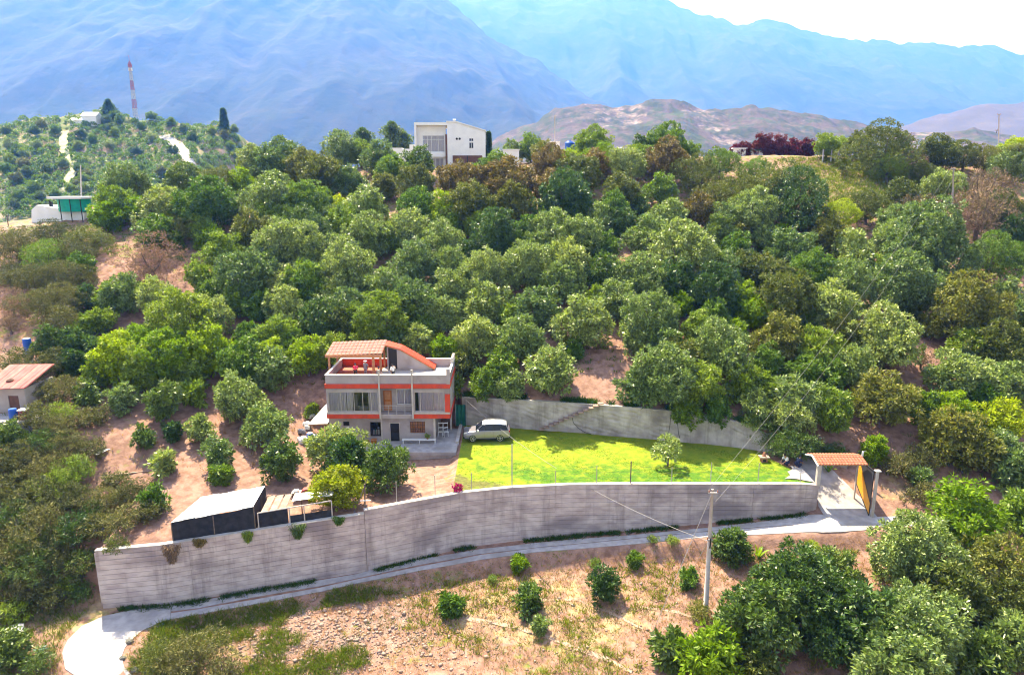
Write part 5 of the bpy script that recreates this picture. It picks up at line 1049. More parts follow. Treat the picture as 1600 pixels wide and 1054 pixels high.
# red roofed house at the left edge
o = empty('red_roof_house', (0,0,0), 0, 'old house with faded red sheet roof at left edge', 'house'); Y = 63.0
def rr(px, py, Y): return at(px, py, Y)
e0, e1 = rr(-30, 609, Y), rr(38, 596, Y); e1.z = e0.z+.15; r0 = Vector((e0.x-.5, Y+5, e0.z+1.15)); r1 = Vector((e1.x-.3, Y+5, e0.z+1.2))
rp = MB().hexa([e0, e1, r1, r0, *[p+Vector((0,0,.06)) for p in (e0,e1,r1,r0)]]).build('roof', M['redroof'], o)
n_ = 9
for i in range(n_):
    a, b, c, d = e0.lerp(e1,i/n_), e0.lerp(e1,(i+.93)/n_), r0.lerp(r1,(i+.93)/n_), r0.lerp(r1,i/n_); u0 = Vector((0,-.15,.062+.012*(i%2))); u1 = u0+Vector((0,0,.03)); MB().hexa([a+u0,b+u0,c+u0,d+u0,a+u1,b+u1,c+u1,d+u1]).build('roof_sheet', M['redroof'] if i % 3 else M['tile_pink'], rp)
mb = MB(); gz = height(e1.x-2, Y+.6); wall_holes(mb, e0.x, e1.x-.5, gz-2.5, e0.z-.02, Y+.5, .2, [(e1.x-2.2, e1.x-1.2, gz-.3, gz+1.8)]); mb.box(e1.x-.7,e1.x-.5,Y+.7,Y+4.8,gz-2,e0.z-.02); mb.build('wall', M['oldwall'], o)
MB().box(e1.x-2.18,e1.x-1.22,Y+.56,Y+.62,gz-.28,gz+1.78).build('door', M['brown'], o)
p = at(16, 600, Y+1.4); rk = empty('roof_stone', (p.x, Y+1.4, e0.z+.42), 0, 'brown lump weighing down the faded red roof', 'stone'); MB().tube([(0,0,0),(.05,0,.15),(0,0,.3)], [.3,.36,.18], 9).build('stone', M['brown'], rk)
p = at(22, 655, 61.6); pz = height(p.x, 61.6); drum((p.x, 61.6, max(pz, p.z)), 1.05, .36, 'blue', 'blue plastic drum beside the wall of red roofed house', lid='blue')
o = empty('crate', (p.x+.95, 61.7, max(pz,p.z)), .1, 'red crate with white lid right of the blue drum', 'crate'); MB().box(-.34,.34,-.3,.3,0,.9).build('crate_body', M['redroof'], o); MB().box(-.4,.4,-.36,.36,.902,1.0).build('lid', M['white'], o)
MB_ = MB().box(e0.x, p.x+1.8, 60.9, 63.4, p.z-1.6, p.z-.005); tag(MB_.build('yard_slab', M['road']), 'low concrete yard ledge under the drum and crate', 'ledge')
p = G(45, 552); drum((p.x, p.y, p.z), 1.7, .42, 'blue', 'tall blue tank on the terrace at left, above red roof')
# aerial mast on the far hill
bp = at(212, 181, 350); tp = at(210, 97, 350); o = empty('antenna_mast', (bp.x, 350, bp.z-1), 0, 'red and white lattice antenna mast on the far hilltop', 'mast'); Hm = tp.z-bp.z+1; nb = 12
for i in range(nb):
    z0, z1 = Hm*i/nb, Hm*(i+.985)/nb; w0, w1 = .85*(1-.60*i/nb), .85*(1-.60*(i+1)/nb); mb = MB(); c4 = lambda w, z: [Vector((-w,-w,z)),Vector((w,-w,z)),Vector((w,w,z)),Vector((-w,w,z))]; A, B = c4(w0,z0), c4(w1,z1)
    for k in range(4): mb.tube([A[k],B[k]], .09, 4); mb.tube([A[k],B[(k+1)%4]], .06, 4); mb.tube([A[(k+1)%4],B[k]], .06, 4); mb.tube([B[k],B[(k+1)%4]], .07, 4)
    mb.build('lattice_section', M['mastwhite'] if (i//2) % 2 == 0 else M['aerialred'], o)
for z in (.87,.94): MB().box(-.8,.8,-.4,.4,Hm*z-.7,Hm*z+.7).build('panel_antenna', M['aerialred'] if z > .9 else M['white'], o)
MB().tube([(0,0,Hm),(0,0,Hm+3)], .1, 5).build('spike', M['aerialred'], o)
for i, (a, b, y, h_, lb) in enumerate([(109,132,188,1.6,'small pale building near hilltop, left of the two'),(128,150,183,2.4,'white building on the far hilltop left of the mast')]):
    p0 = at(a, y+4, 335); p1 = at(b, y+4, 335); o = empty('hill_building', (0,0,0), 0, lb, 'building'); MB().box(p0.x, p1.x, 335, 340, p0.z-3, p0.z+h_*.7).build('wall', M['whitewall'], o); MB().prism([(334.6,p0.z+h_*.7),(337.5,p0.z+h_*1.5),(340.4,p0.z+h_*.7)], p0.x-.4, p1.x+.4, 'x').build('roof', M['metalroof'], o)
# tracks on the far hill
def hill_track(name, pts, w, m_):
    P_ = [HG(x, y) for x, y in pts]; P_ = [p for p in P_ if p]; Q = []
    for a, b in zip(P_[:-1], P_[1:]):
        for k in range(8): Q.append(a.lerp(b, k/8))
    Q.append(P_[-1]); vs = []
    for i, p in enumerate(Q):
        d_ = (Q[min(i+1,len(Q)-1)]-Q[max(i-1,0)]); nn = Vector((d_.y,-d_.x,0)).normalized()*w/2
        for s in (-1,0,1): x, y = p.x+nn.x*s, p.y+nn.y*s; vs.append((x, y, hill_z(x, y)+.5))
    tag(MB().add(vs, [(3*i+k,3*i+k+1,3*i+4+k,3*i+3+k) for i in range(len(Q)-1) for k in (0,1)]).build(name, m_), kind='structure')
M['track'] = mat('pale_track', (.50,.47,.30), (.42,.42,.22), .3, .95); M['track2'] = mat('pale_track_b', (.62,.58,.55), (.5,.45,.42), .3, .95)
hill_track('track', [(101,208),(99,222),(100,238),(112,252),(116,264),(108,282),(100,300),(98,306)], 3.4, M['track'])
hill_track('path', [(254,213),(266,219),(277,228),(288,242),(297,256)], 4.6, M['track2'])
# mound details: rustic bench, fence posts under the trees
b = at(1340, 254, 131); o = empty('log_bench', Vector((b.x,131,height(b.x,131))), .2, 'dark weathered bench on top of the grassy mound', 'bench'); MB().box(-1.6,1.6,-.25,.25,.5,.62).build('seat', M['pole'], o); MB().box(-1.3,-1.1,-.2,.2,0,.5).box(1.1,1.3,-.2,.2,0,.5).build('leg', M['bark'], o)
for i, px in enumerate((1285,1298,1309)):
    b = at(px, 250, 131); o = empty('pale_post', Vector((b.x,131,height(b.x,131)-.2)), 0, ('left','middle','right')[i]+' one of three pale posts under trees on the mound', 'post', 'pale posts by the mound')
    MB().tube([(0,0,0),(.05,0,1.3),(0,0,2.6)], [.16,.13,.12], 8).build('shaft', M['pole'], o); MB().tube([(0,0,1.9),(.3,0,2.5)], [.07,.04], 6).build('stub', M['bark'], o)
p = at(1593, 318, 112); o = empty('red_roof_hut', (0,0,0), 0, 'faded red hut roof among trees at right edge', 'hut'); MB().prism([(p.x-1,p.z-.4),(p.x+5,p.z-.4),(p.x+5,p.z+.4),(p.x-1,p.z+.4)], 111, 114, 'y').build('roof', M['redroof'], o); MB().box(p.x-.8,p.x+4.8,111.2,113.8,p.z-3,p.z-.41).build('wall', M['oldwall'], o)
b = at(1085, 249, 133); o = MB().box(b.x-3.2, b.x+2.6, 133, 134, b.z-.6, b.z).box(b.x-3.3,b.x+2.7,132.9,134.1,b.z+.003,b.z+.1).build('low_white_wall', M['whitewall']); tag(o, 'low pale wall on skyline left of the purple trees', 'wall')
for i, (px, y_, c_) in enumerate([(1156,236,'whitewall'),(1183,239,'tarp')]):
    b = at(px, y_, 140); o = empty('small_hut', (0,0,0), 0, ('small pale hut under the purple red trees','low green roofed hut beside the pale hut')[i], 'hut'); MB().box(b.x-1.2,b.x+1.2,140,142,b.z-2,b.z+.4).build('wall', M['whitewall'], o); MB().box(b.x-1.5,b.x+1.5,139.8,142.2,b.z+.405,b.z+.6).build('roof', M[c_], o)
# crown centre (photo pixels), crown width, kind, style; r round, t thorn, b bare, f fine
TREES = """
183 263 56 R r;205 292 70 S r;255 268 60 G r;288 284 64 D r;345 255 70 O r;350 282 62 O f;395 257 60 S r;380 290 45 B r;440 252 78 S r;480 270 68 O r;430 312 90 S r;222 298 34 B r;265 325 80 S r;168 340 56 B r;188 324 60 G r;217 328 48 B r;330 323 88 G r;370 325 46 D r;310 340 36 S r;475 320 74 G r;
140 378 64 O t;250 362 66 G r;285 360 58 O t;322 358 52 G r;238 402 92 N b;226 432 60 N b;350 392 66 G r;330 378 44 B r;392 366 70 O r;452 388 92 S r;420 408 72 S r;392 438 92 S r;486 416 52 S r;318 438 44 G r;326 460 40 G r;176 466 52 G r;200 462 62 S r;246 470 66 S r;450 440 70 S r;478 452 74 G r;
466 236 46 S r;532 236 62 S r;566 242 46 G r;592 250 52 S r;655 258 52 D r;612 268 50 G r;500 282 80 O r;546 288 62 S r;575 325 66 S r;490 318 68 G r;532 326 34 B r;602 292 40 O r;652 292 64 O r;722 292 80 R r;736 318 84 O r;655 326 66 G r;692 334 56 B r;790 290 90 R r;806 318 64 O r;762 334 52 S r;778 258 34 G r;800 242 40 S r;830 234 46 G r;856 262 60 R r;756 272 44 G r;850 240 40 O r;
478 366 80 D r;572 370 84 S r;612 372 54 G r;642 364 64 S r;690 382 74 S r;772 374 80 D r;748 358 50 G r;828 366 66 G r;540 350 60 G r;520 395 60 S r;546 425 92 S r;482 418 50 S r;592 455 70 S r;482 462 62 G r;520 470 56 S r;650 412 84 S r;702 420 70 S r;762 432 82 S r;822 422 82 S r;700 455 72 S r;735 398 54 D r;
880 222 54 S r;925 226 62 G r;1035 228 66 G r;1074 238 40 G r;1000 236 40 D r;890 248 40 B f;945 248 60 B f;990 246 44 B f;900 272 74 O r;926 262 56 R r;978 258 60 S r;1040 256 66 R r;1005 250 44 G r;882 310 88 D r;862 295 60 R r;972 302 66 O r;1030 296 52 G r;1090 272 74 O f;1125 252 66 G f;1160 302 96 O f;1182 262 60 G f;1120 310 60 O t;856 336 36 G r;896 338 36 G r;960 330 60 G r;1002 324 34 D r;1042 338 66 S r;1090 334 56 R r;1128 342 56 S r;1172 336 78 S r;935 345 50 S r;
862 368 84 S r;910 374 74 S r;944 386 56 G r;972 350 54 D r;1012 368 70 S r;1066 402 108 S r;1122 366 58 D r;1150 362 42 O r;1196 374 46 S r;1146 392 54 G r;1128 424 62 S r;921 400 26 B r;882 412 76 S r;840 395 60 S r;880 442 74 S r;942 426 74 D r;1000 432 84 S r;1056 446 74 D r;1112 458 84 D r;1172 420 70 O r;1195 425 50 O r;
1226 288 112 O f;1240 312 116 D f;1372 228 108 O f;1292 230 40 G r;1312 228 34 G r;1334 228 36 O r;1386 266 58 G t;1424 252 52 N b;1462 242 62 O r;1442 272 58 O f;1502 242 60 O f;1536 246 58 O f;1582 242 58 B r;1572 262 60 S r;1406 240 44 G r;1312 330 70 B f;1352 318 76 O f;1404 300 60 O f;1466 302 66 S r;1530 290 108 N b;1526 330 110 N b;1424 332 90 N b;1592 330 50 O f;1560 325 70 O f;1480 345 80 N b;
1446 386 126 S r;1386 378 62 S r;1540 398 96 G f;1588 400 52 G f;1584 368 54 D r;1232 386 72 S r;1216 374 42 B r;1292 368 64 O r;1330 396 72 S r;1258 428 82 G r;1318 448 84 S r;1214 438 64 O r;1278 342 60 O f;1395 350 60 S r;1360 425 60 G r;
1230 470 100 O r;1296 482 84 S r;1410 452 96 S r;1500 486 108 O r;1454 506 52 O f;1570 464 54 S r;1592 500 46 S r;1376 528 108 S r;1212 530 84 O r;1272 548 80 G r;1310 520 66 O r;1200 562 62 G r;1562 546 100 O r;1512 540 66 G r;1488 584 92 S r;1566 606 84 S r;1482 640 74 B r;1530 630 60 G r;1232 618 88 S r;1236 650 70 S r;1296 642 74 G r;1370 618 96 O r;1196 606 54 G r;1364 704 44 B r;1482 680 88 O r;1560 655 74 B r;1562 700 72 S r;1522 705 66 O r;1590 740 66 S r;1330 574 70 S r;1290 590 60 G r;
836 480 74 S r;816 532 76 S r;910 504 84 S r;862 578 92 S r;786 576 56 G r;896 546 32 G r;1020 500 92 S r;1060 478 44 B r;1090 512 62 G r;1046 548 78 S r;1115 496 52 G r;1030 586 100 S r;1090 602 74 G r;1060 560 70 O r;1126 552 98 S r;1146 520 42 B r;1162 604 60 G r;1160 466 56 B r;1176 494 52 B r;990 530 50 S r;1000 600 64 S r;1140 480 44 G r;960 470 70 S r;
448 486 66 S r;500 500 70 D r;545 488 72 S r;598 500 92 G r;650 478 80 S r;700 492 62 S r;745 526 76 S r;648 530 54 S r;694 550 46 B r;726 568 48 O r;540 512 56 O r;482 560 60 B r;520 548 60 G r;762 472 80 S r;800 500 50 G r;572 530 60 G r;618 540 50 D r;
290 504 104 G r;330 496 66 S r;220 532 62 B r;182 560 84 B r;262 554 94 B r;330 552 80 B r;390 524 42 G r;440 522 70 G r;386 562 78 G r;430 556 62 B r;164 500 44 G r;232 580 70 G r;300 578 60 G r;430 582 60 S r;458 540 44 G r;
540 578 40 G r;610 566 46 S r;756 600 46 G r;800 606 44 S r;706 602 34 G r;662 512 44 G r;1070 640 50 G r;960 628 0 G r;1180 636 46 S r;1120 640 44 G r;150 590 44 G r;560 372 50 G r;700 350 50 G r;736 440 50 S r;640 445 50 S r;1250 580 60 G r;1424 480 44 O r;1530 590 56 S r;1450 640 50 G r;1430 690 0 S r;1600 560 60 S r;1245 500 50 G r;1020 455 50 G r;930 470 46 G r;410 480 56 G r;370 470 50 G r;360 430 44 G r;420 345 56 G r;520 345 50 S r;193 618 54 S r;262 624 68 D r;300 612 44 G r;372 620 88 S r;416 662 84 S r;230 680 38 D r;271 672 34 D r;313 668 52 S r;255 716 46 S r;342 706 58 S r;346 736 38 G r;440 718 70 D r;525 702 82 S r;542 722 66 D r;608 730 76 D r;242 782 38 G r;489 640 20 G r;
1240 912 150 D r;1182 972 130 D r;1300 892 92 D r;1420 858 132 S r;1498 800 120 B r;1592 802 74 G r;1350 955 134 D r;1420 985 150 S r;1290 985 100 D r;1562 880 120 O f;1490 930 110 O r;1576 1000 84 S r;1105 1024 96 B r;1050 1014 54 D r;1400 1045 130 S r;1520 1035 90 D r;1180 1040 60 O r;1570 935 90 O f
"""
SHRUBS = """
826 930 42 D r;945 913 50 D r;844 975 26 S r;811 877 26 B r;703 943 36 G r;993 874 22 G r;1076 901 30 G r;1143 848 58 D r;1092 955 34 O t;1050 843 18 G t;1020 842 16 G t;770 905 16 G t;930 880 18 G t;1155 985 20 G t;1268 852 20 B t;1435 745 30 S r;1212 878 18 G t
"""
SCRUB = """
30 388 70 T t;90 372 60 T t;76 410 66 G t;120 398 60 T t;20 430 60 T t;62 440 66 T t;110 436 66 T t;132 416 40 G r;22 470 60 N b;72 476 66 T t;112 472 66 T t;20 500 46 N b;140 466 44 D r;140 508 40 G r;98 505 60 T t;86 538 52 D r;120 534 50 D r;150 545 34 D r;40 566 60 T t;84 572 60 T t;118 566 44 D r;136 614 46 D r;60 606 60 T t;98 610 66 T t;60 650 66 T t;100 646 54 G t;132 655 44 T t;24 676 58 D r;70 690 60 D t;110 694 66 T t;26 720 74 T t;76 732 76 T t;122 732 64 G t;24 768 76 T t;72 780 76 T t;118 778 66 T t;166 786 54 T t;204 776 50 T t;0 850 70 T t;50 852 60 D t;98 858 50 T t;8 900 60 D t;62 904 54 T t;128 880 44 D t;36 780 60 T t;96 760 60 G t;10 740 60 T t;50 705 60 T t;92 668 54 T t;14 945 50 T t;150 800 40 D t;110 910 36 G t;196 810 50 T t;22 818 74 D t;74 830 76 T t;118 832 60 D t;160 826 50 T t;24 872 74 T t;72 884 66 D t;112 884 54 T t;40 925 54 T t;88 935 48 T t;20 960 44 G t;130 925 34 D t;300 1024 84 T t;250 1030 60 O t;20 1010 66 D r;60 1036 44 D t;350 1045 50 T t;1436 716 50 T t;1400 730 44 T t;1440 770 40 T t;1010 590 0 T t;1235 700 66 D t;1262 700 50 D t;1205 690 50 D t;1302 706 36 D t;1390 560 40 N b;1440 560 40 N b;1270 270 0 N b;235 800 40 T t;180 750 44 T t;150 700 44 T t;160 648 40 T t;180 850 36 O t;1180 660 44 D t
"""
def parse(s):
    out = []
    for q in s.replace('\n', '').split(';'):
        if q.strip():
            a = q.split(); w = float(a[2])
            if w > 0: out.append([float(a[0]), float(a[1]), w, a[3], {'r':'round','t':'thorn','b':'bare','f':'fine'}[a[4]]])
    return out
ORD = ['first','second','third','fourth','fifth','sixth','seventh','eighth','ninth','tenth','eleventh','twelfth','thirteenth','fourteenth','fifteenth','sixteenth','seventeenth','eighteenth','nineteenth','twentieth']
ROWS = [(0,258,'on the skyline'),(258,300,'just below skyline'),(300,345,'in third row down'),(345,392,'high on middle slope'),(392,440,'halfway up slope'),(440,488,'just below halfway'),(488,535,'low on slope'),(535,590,'in second lowest row'),(590,670,'in lowest slope row'),(670,760,'at lawn level'),(760,1200,'below the road')]
SX1 = [(0,330),(330,510),(510,715),(715,930),(930,1150),(1150,1370),(1370,1700)]
SECT = [['far left','left of orange house','behind orange house','above parked car','above mid lawn','above the gate','far right']]*9 + [['far left','left of orange house','before orange house','near the car','on the lawn','by the gate','right of gate'],['far left','left, near road bend','left of centre','near the centre','near the pole','before the gate','far right']]
def place_trees(data, name, cat, noun, group, kfix=None):
    rows = {}
    for t in data:
        r = next(i for i, q in enumerate(ROWS) if q[0] <= t[1] < q[1]); s = next(i for i, q in enumerate(SX1) if q[0] <= t[0] < q[1])
        rows.setdefault((r, s, t[3]), []).append(t)
    for (r, s, k), L_ in rows.items():
        L_.sort(key=lambda t: t[0])
        for i, (cx, cy_, w, kind, style) in enumerate(L_):
            b = G(cx, cy_+w*(.44 if style != 'thorn' else .30))
            if b is None: print('no ground', cx, cy_); continue
            dep = b.y*math.cos(PITCH) + (CAMH-b.z)*math.sin(PITCH); rad = w/2*dep/FPX*(.96 if style != 'thorn' else 1.2); rq = random.Random(int(cx*7+cy_)); rad *= .86 if 600 < cy_ < 760 and cx < 470 else 1
            o = plant(name, style, kind, b, rad, rq.uniform(.92, 1.12))
            n = len(L_); pos = '' if n == 1 else (f', {ORD[i]} from left')
            tag(o, f'{KN[kind]} {noun} {ROWS[r][2]}, {SECT[r][s]}{pos}', cat, group)
TT = parse(TREES)
place_trees(TT, 'orchard_tree', 'tree', 'tree', 'orchard trees on the slope')
place_trees(parse(SCRUB), 'thorn_shrub', 'shrub', 'spreading scrub', 'scrub round the orchard')
place_trees(parse(SHRUBS), 'field_shrub', 'shrub', 'low shrub', 'low shrubs in the field')
def single(px, py, w, kind, style, name, label, cat, group=None, hs=1.0, k=.44, Y=None, z=None):
    b = G(px, py+w*k) if Y is None else Vector((at(px, py+w*k, Y).x, Y, z if z is not None else height(at(px, py+w*k, Y).x, Y)))
    dep = b.y*math.cos(PITCH) + (CAMH-b.z)*math.sin(PITCH); o = plant(name, style, kind, b, w/2*dep/FPX*1.04, hs); return tag(o, label, cat, group)
single(528, 757, 78, 'Y', 'round', 'yellow_bush', 'round golden yellow bush beside the forked timber frame', 'bush', hs=.85)
for i, (x, y, w) in enumerate([(1150,236,24),(1163,228,26),(1192,226,40),(1218,226,40),(1243,224,36),(1262,222,34)]):
    b = at(x, y+12, 141.0); b.z = height(b.x, 141.0)-.4; rad = w/2*142/FPX*.85
    tag(plant('purple_leaved_tree', 'round', 'P', b, rad, 1.05), f'purple red leaved tree in the ridge row, {ORD[i]} from left', 'tree', 'purple red trees on the ridge')
# lawn tree, with a visible forked trunk
b = G(1043, 729); t = empty('young_tree', b, .4, 'young leaning tree standing alone on the lawn', 'tree')
me = crown('crown', 901, 1.35, .30, .12, 9, 7, 7, 1.0, ragged=.6, inner=.2, low=.05); me.materials[0] = LEAF['S']; link('crown', me, t, (0,0,.55))
mb = MB(); mb.tube([(0,0,-.1),(.05,0,.6),(.25,0,1.6)], [.09,.07,.05], 6); mb.tube([(.02,0,.3),(-.35,.1,.9),(-.5,.1,1.7)], [.07,.05,.03], 6); mb.tube([(.05,0,.6),(.1,.3,1.8)], [.05,.03], 5); mb.build('trunk', M['bark'], t)
# cypress, pines and gum trees on the skyline
def conifer(name, px, py_top, py_bot, Y, w, label, kind='D', seed=5, loose=.35, zb=None):
    p = at(px, py_bot, Y); zt = at(px, py_top, Y).z; z0 = p.z if zb is None else zb; H = zt-z0; rg = np.random.default_rng(seed); n = int(1500 + 700*H/10)
    h = rg.random(n)**.8; a = rg.random(n)*2*PI; rr = w*((1-h)**(.75 if name != 'pine_tree' else 1.1) if name != 'gum_tree' else np.sin(PI*(.12+.85*h))**.6*(.75+.35*np.sin(h*11+a*2)))*(.55+loose*rg.normal(size=n)).clip(.1,1.3); P = np.stack([np.cos(a)*rr, np.sin(a)*rr, h*H*.97+.03*H], 1)
    N = np.stack([np.cos(a), np.sin(a), .3+0*a], 1); v, f = leaves(rg, P, N, 4, .5*max(.5, Y/150), .16*max(.5, Y/150), .8, .1); t = empty(name, (p.x, Y, z0), 0, label, 'tree')
    link('crown', fast_mesh('crown', v, f, [LEAF[kind]]), t); m_ = MB(); m_.tube([(0,0,-.5),(0,0,H*.9)], [.16+.01*H, .03], 6); m_.build('trunk', M['bark'], t); return t
conifer('cypress', 764, 208, 250, 143, .28, 'slim dark cypress at the right corner of the white house', zb=29)
conifer('gum_tree', 568, 202, 235, 205, 2.6, 'loose hazy tree on the skyline, left of the taller one', 'D', 6, .5)
conifer('gum_tree', 613, 192, 232, 200, 2.6, 'tallest loose tree on the skyline left of white house', 'D', 7, .5)
conifer('gum_tree', 630, 207, 234, 203, 2.2, 'smaller loose tree between tall tree and white house', 'D', 8, .5)
conifer('pine_tree', 351, 172, 203, 345, 1.9, 'dark pointed pine at the right end of the far hill', 'D', 9, .35)
conifer('pine_tree', 172, 158, 185, 348, 5.0, 'broad dark tree on the hilltop left of the mast', 'D', 10, .45)
# flat-topped acacia at the right edge
single(1594, 218, 38, 'O', 'thorn', 'acacia_tree', 'flat topped acacia at the right end of the skyline', 'tree', Y=120, z=31.5, hs=.5)
# ---- far hill: individual trees, and scrub too small to count -----------------
fx = random.Random(21); k = 0; placed = []
FAR = []
for q in range(4000):
    x = fx.uniform(8, 378); y = fx.uniform(186, 345); 
    if (abs(x-np.interp(y, [205,245,262,305], [100,104,120,100])) < 6) or (215 < y < 262 and abs(x-np.interp(y, [212,225,255], [256,277,297])) < 12) or abs(x-np.interp(y, [205,222,238,252,264,282,300,306], [101,99,100,112,116,108,100,98])) < 8: continue
    if any((x-a)**2+((y-b_)*1.6)**2 < 11.5**2 for a, b_ in placed): continue
    placed.append((x, y))
for i, (x, y) in enumerate(placed):
    p = HG(x, y)
    if p is None: continue
    FAR.append((p, fx.uniform(1.3, 2.5), fx.choice('DGGSSO'), x, y))
FAR.sort(key=lambda q: -q[1]); own = FAR[:70]; rest = FAR[70:]
own.sort(key=lambda q: (q[3])); HC = {}
for i, (p, r_, kd, x, y) in enumerate(own):
    o = plant('hill_tree', 'round', kd, p, r_, .95, trunk_=False)
    side = 'between track, mast' if 110 < x < 212 else ('left of track' if x <= 110 else ('right of mast' if x < 290 else 'near the right end'))
    hgt = 'near the crest' if y < 215 else ('halfway down' if y < 265 else 'low down')
    key = (kd, hgt, side); HC.setdefault(key, []).append(o)
for (kd, hgt, side), q in HC.items():
    for i, o in enumerate(q): tag(o, f'{KN[kd]} far hill tree {hgt}, {side}' + ('' if len(q) == 1 else f', {ORD[i]} from left'), 'tree', 'trees dotted over the far hill')
vs_ = []; rg = np.random.default_rng(77)
for p, r_, kd, x, y in rest:
    n = 42; N_ = unit(rg.normal(size=(n,3))); N_[:,2] = abs(N_[:,2])*.9; P_ = np.array([p.x,p.y,p.z+.2*r_])+N_*r_*.85; v, f = leaves(rg, P_, N_, 5, .75, .34, .8, .1); vs_.append(v)
for i in range(2200):                                           # low scrub between them
    x = rg.uniform(-254, -118); y = rg.uniform(222, 352); z = hill_z(x, y); qx, qy = px_of(np.array([x]),np.array([y]),np.array([z])); qx, qy = float(qx[0]), float(qy[0])
    if abs(qx-np.interp(qy, [205,222,238,252,264,282,300,306], [101,99,100,112,116,108,100,98])) < 7 or (208 < qy < 258 and abs(qx-np.interp(qy, [213,219,228,242,256], [254,266,277,288,297])) < 9): continue
    r_ = rg.uniform(.4, 1.1); N_ = unit(rg.normal(size=(7,3))); N_[:,2] = abs(N_[:,2]); P_ = np.array([x,y,z])+N_*r_; v, f = leaves(rg, P_, N_, 4, .7, .3, .8, .1); vs_.append(v)
v = np.concatenate(vs_); o = link('hill_scrub', fast_mesh('hill_scrub', v, np.arange(len(v)).reshape(-1,4), [LEAF['G']])); tag(o, kind='stuff')
# bananas, agaves
def fronds(name, base, n, L, W, kind, label, cat, up=.9, seed=1, group=None):
    rd = random.Random(seed); t = empty(name, base, 0, label, cat, group)
    for i in range(n):
        a = 2*PI*i/n + rd.uniform(-.3,.3); vs = []; S = 5; l = L*rd.uniform(.8,1.1); tl = rd.uniform(.25,.75)/up
        for j in range(S+1):
            u = j/S; r_ = l*tl*u; z = l*(up*u - .75*tl*u*u); w = W*math.sin(PI*(.12+.83*u)); c, s = math.cos(a), math.sin(a)
            vs += [(c*r_-s*w, s*r_+c*w, z+.04), (c*r_, s*r_, z), (c*r_+s*w, s*r_-c*w, z+.04)]
        m_ = MB(); fs = []
        for j in range(S): q = j*3; fs += [(q, q+1, q+4, q+3), (q+1, q+2, q+5, q+4)]
        m_.add(vs, fs); m_.build('frond', LEAF[kind], t, smooth=True)
    return t
BG = 'banana and palm-like plants'
for i, (x, y, L_, k_, lb) in enumerate([(402,284,3.4,'G','upright banana plant on upper left slope, left of the pair'),(440,286,3.6,'G','upright banana plant on upper left slope, right of the pair'),(668,322,3.2,'B','bright banana plant below the white house'),(1265,392,2.6,'B','pale bright banana plant on right slope, taller and left'),(1282,402,2.6,'B','bright banana plant beside red leaves, right of the pair'),(1185,872,1.4,'B','bright spiky plant right of the dark roadside shrub'),(1294,738,1.2,'G','low bright fronds just inside the gate')]):
    fronds('banana_plant', G(x, y), 9, L_, .30 if L_ > 2 else .12, k_, lb, 'plant', 1.0, i)
for i, (x, y, L_, lb) in enumerate([(126,905,1.1,'blue green agave on bank left of the long wall'),(300,1048,.9,'blue green agave in the foreground scrub'),(62,1022,.8,'small agave by the lower left scrub')]):
    fronds('agave', G(x, y), 14, L_, .09, 'A', lb, 'agave', .9, 30+i)
fronds('red_leaved_plant', G(1284, 424), 12, 1.3, .14, 'P', 'low red leaved plant under the banana on right slope', 'plant', .8, 44)
me = crown('flowers', 905, .5, .14, .10, 6, 30, 5, .8); M['bougain'] = leafmat('magenta_flowers', (.55,.02,.22), .6, .2, .2, .4); me.materials[0] = M['bougain']
t = empty('bougainvillea', G(716, 768), 0, 'small magenta flowering bush by the wall top below house', 'bush'); link('flowers', me, t); mb = MB(); mb.tube([(0,0,-.1),(.1,0,.4),(-.2,.1,.7)], .03, 5); mb.build('stem', M['bark'], t)

# ---- ground cover nobody could count -----------------------------------------
def tufts(name, n, region, L, W, blades, kind_mat, z=0.0, seed=1, upw=1.4, lim=None):
    rg = np.random.default_rng(seed); P_ = []
    while len(P_) < n:
        x, y, w = region(rg)
        if w and (lim is None or lim(x, y)): P_.append((x, y, height(x, y)+z))
    P_ = np.repeat(np.array(P_), blades, 0); m_ = len(P_); t = rg.normal(size=(m_,3))*np.array([1,1,0]); d = unit(t*.8+np.array([0,0,upw])); P_ = P_ + t*L*.35
    l = L*(.5+rg.random((m_,1))); s = unit(np.cross(d, rg.normal(size=(m_,3))))*W; v = np.stack([P_-s, P_+s, P_+d*l], 1).reshape(-1,3)
    return tag(link(name, fast_mesh(name, v, np.arange(len(v)).reshape(-1,3), [kind_mat])), kind='stuff')
M['straw'] = leafmat('dry_straw', (.42,.29,.13), .8, .1, .2, .45); M['fgrass'] = leafmat('field_grass', (.17,.23,.025), .7, .2, .3, .5, .02)
M['lgrass'] = leafmat('lawn_blades', (.13,.20,.012), .6, .2, .4, .35); M['weed'] = leafmat('roadside_weeds', (.06,.13,.02), .6, .2, .3, .5)
def field(rg): x = rg.uniform(-34, 42); y = rg.uniform(38, 55); return x, y, (y < youter(x)-.25 and not (x < -23 and y > 38+(-23-x)*.0 and x > -36.5 and y > 38 and abs(math.hypot(x+30.5, (y-40))-0) < 0))
def onroad(x, y):
    p = px_of(np.array([x]), np.array([y]), np.array([height(x, y)])); u, v_ = float(p[0][0]), float(p[1][0])
    return 92 < u < 275 and (940 < v_ < 1080) and not (u > 200+max(0, (1000-v_))*1.6 and v_ > 968) and not (u < 96+max(0,(1000-v_))*.9)
nf = lambda x, y: (fbm(np.array([x*.22]), np.array([y*.3]), 3)[0] > .50) and not onroad(x, y)
tufts('dry_grass', 9500, field, .24, .016, 7, M['straw'], seed=3, lim=lambda x, y: not onroad(x, y))
tufts('field_grass', 4200, field, .26, .018, 7, M['fgrass'], seed=4, lim=nf)
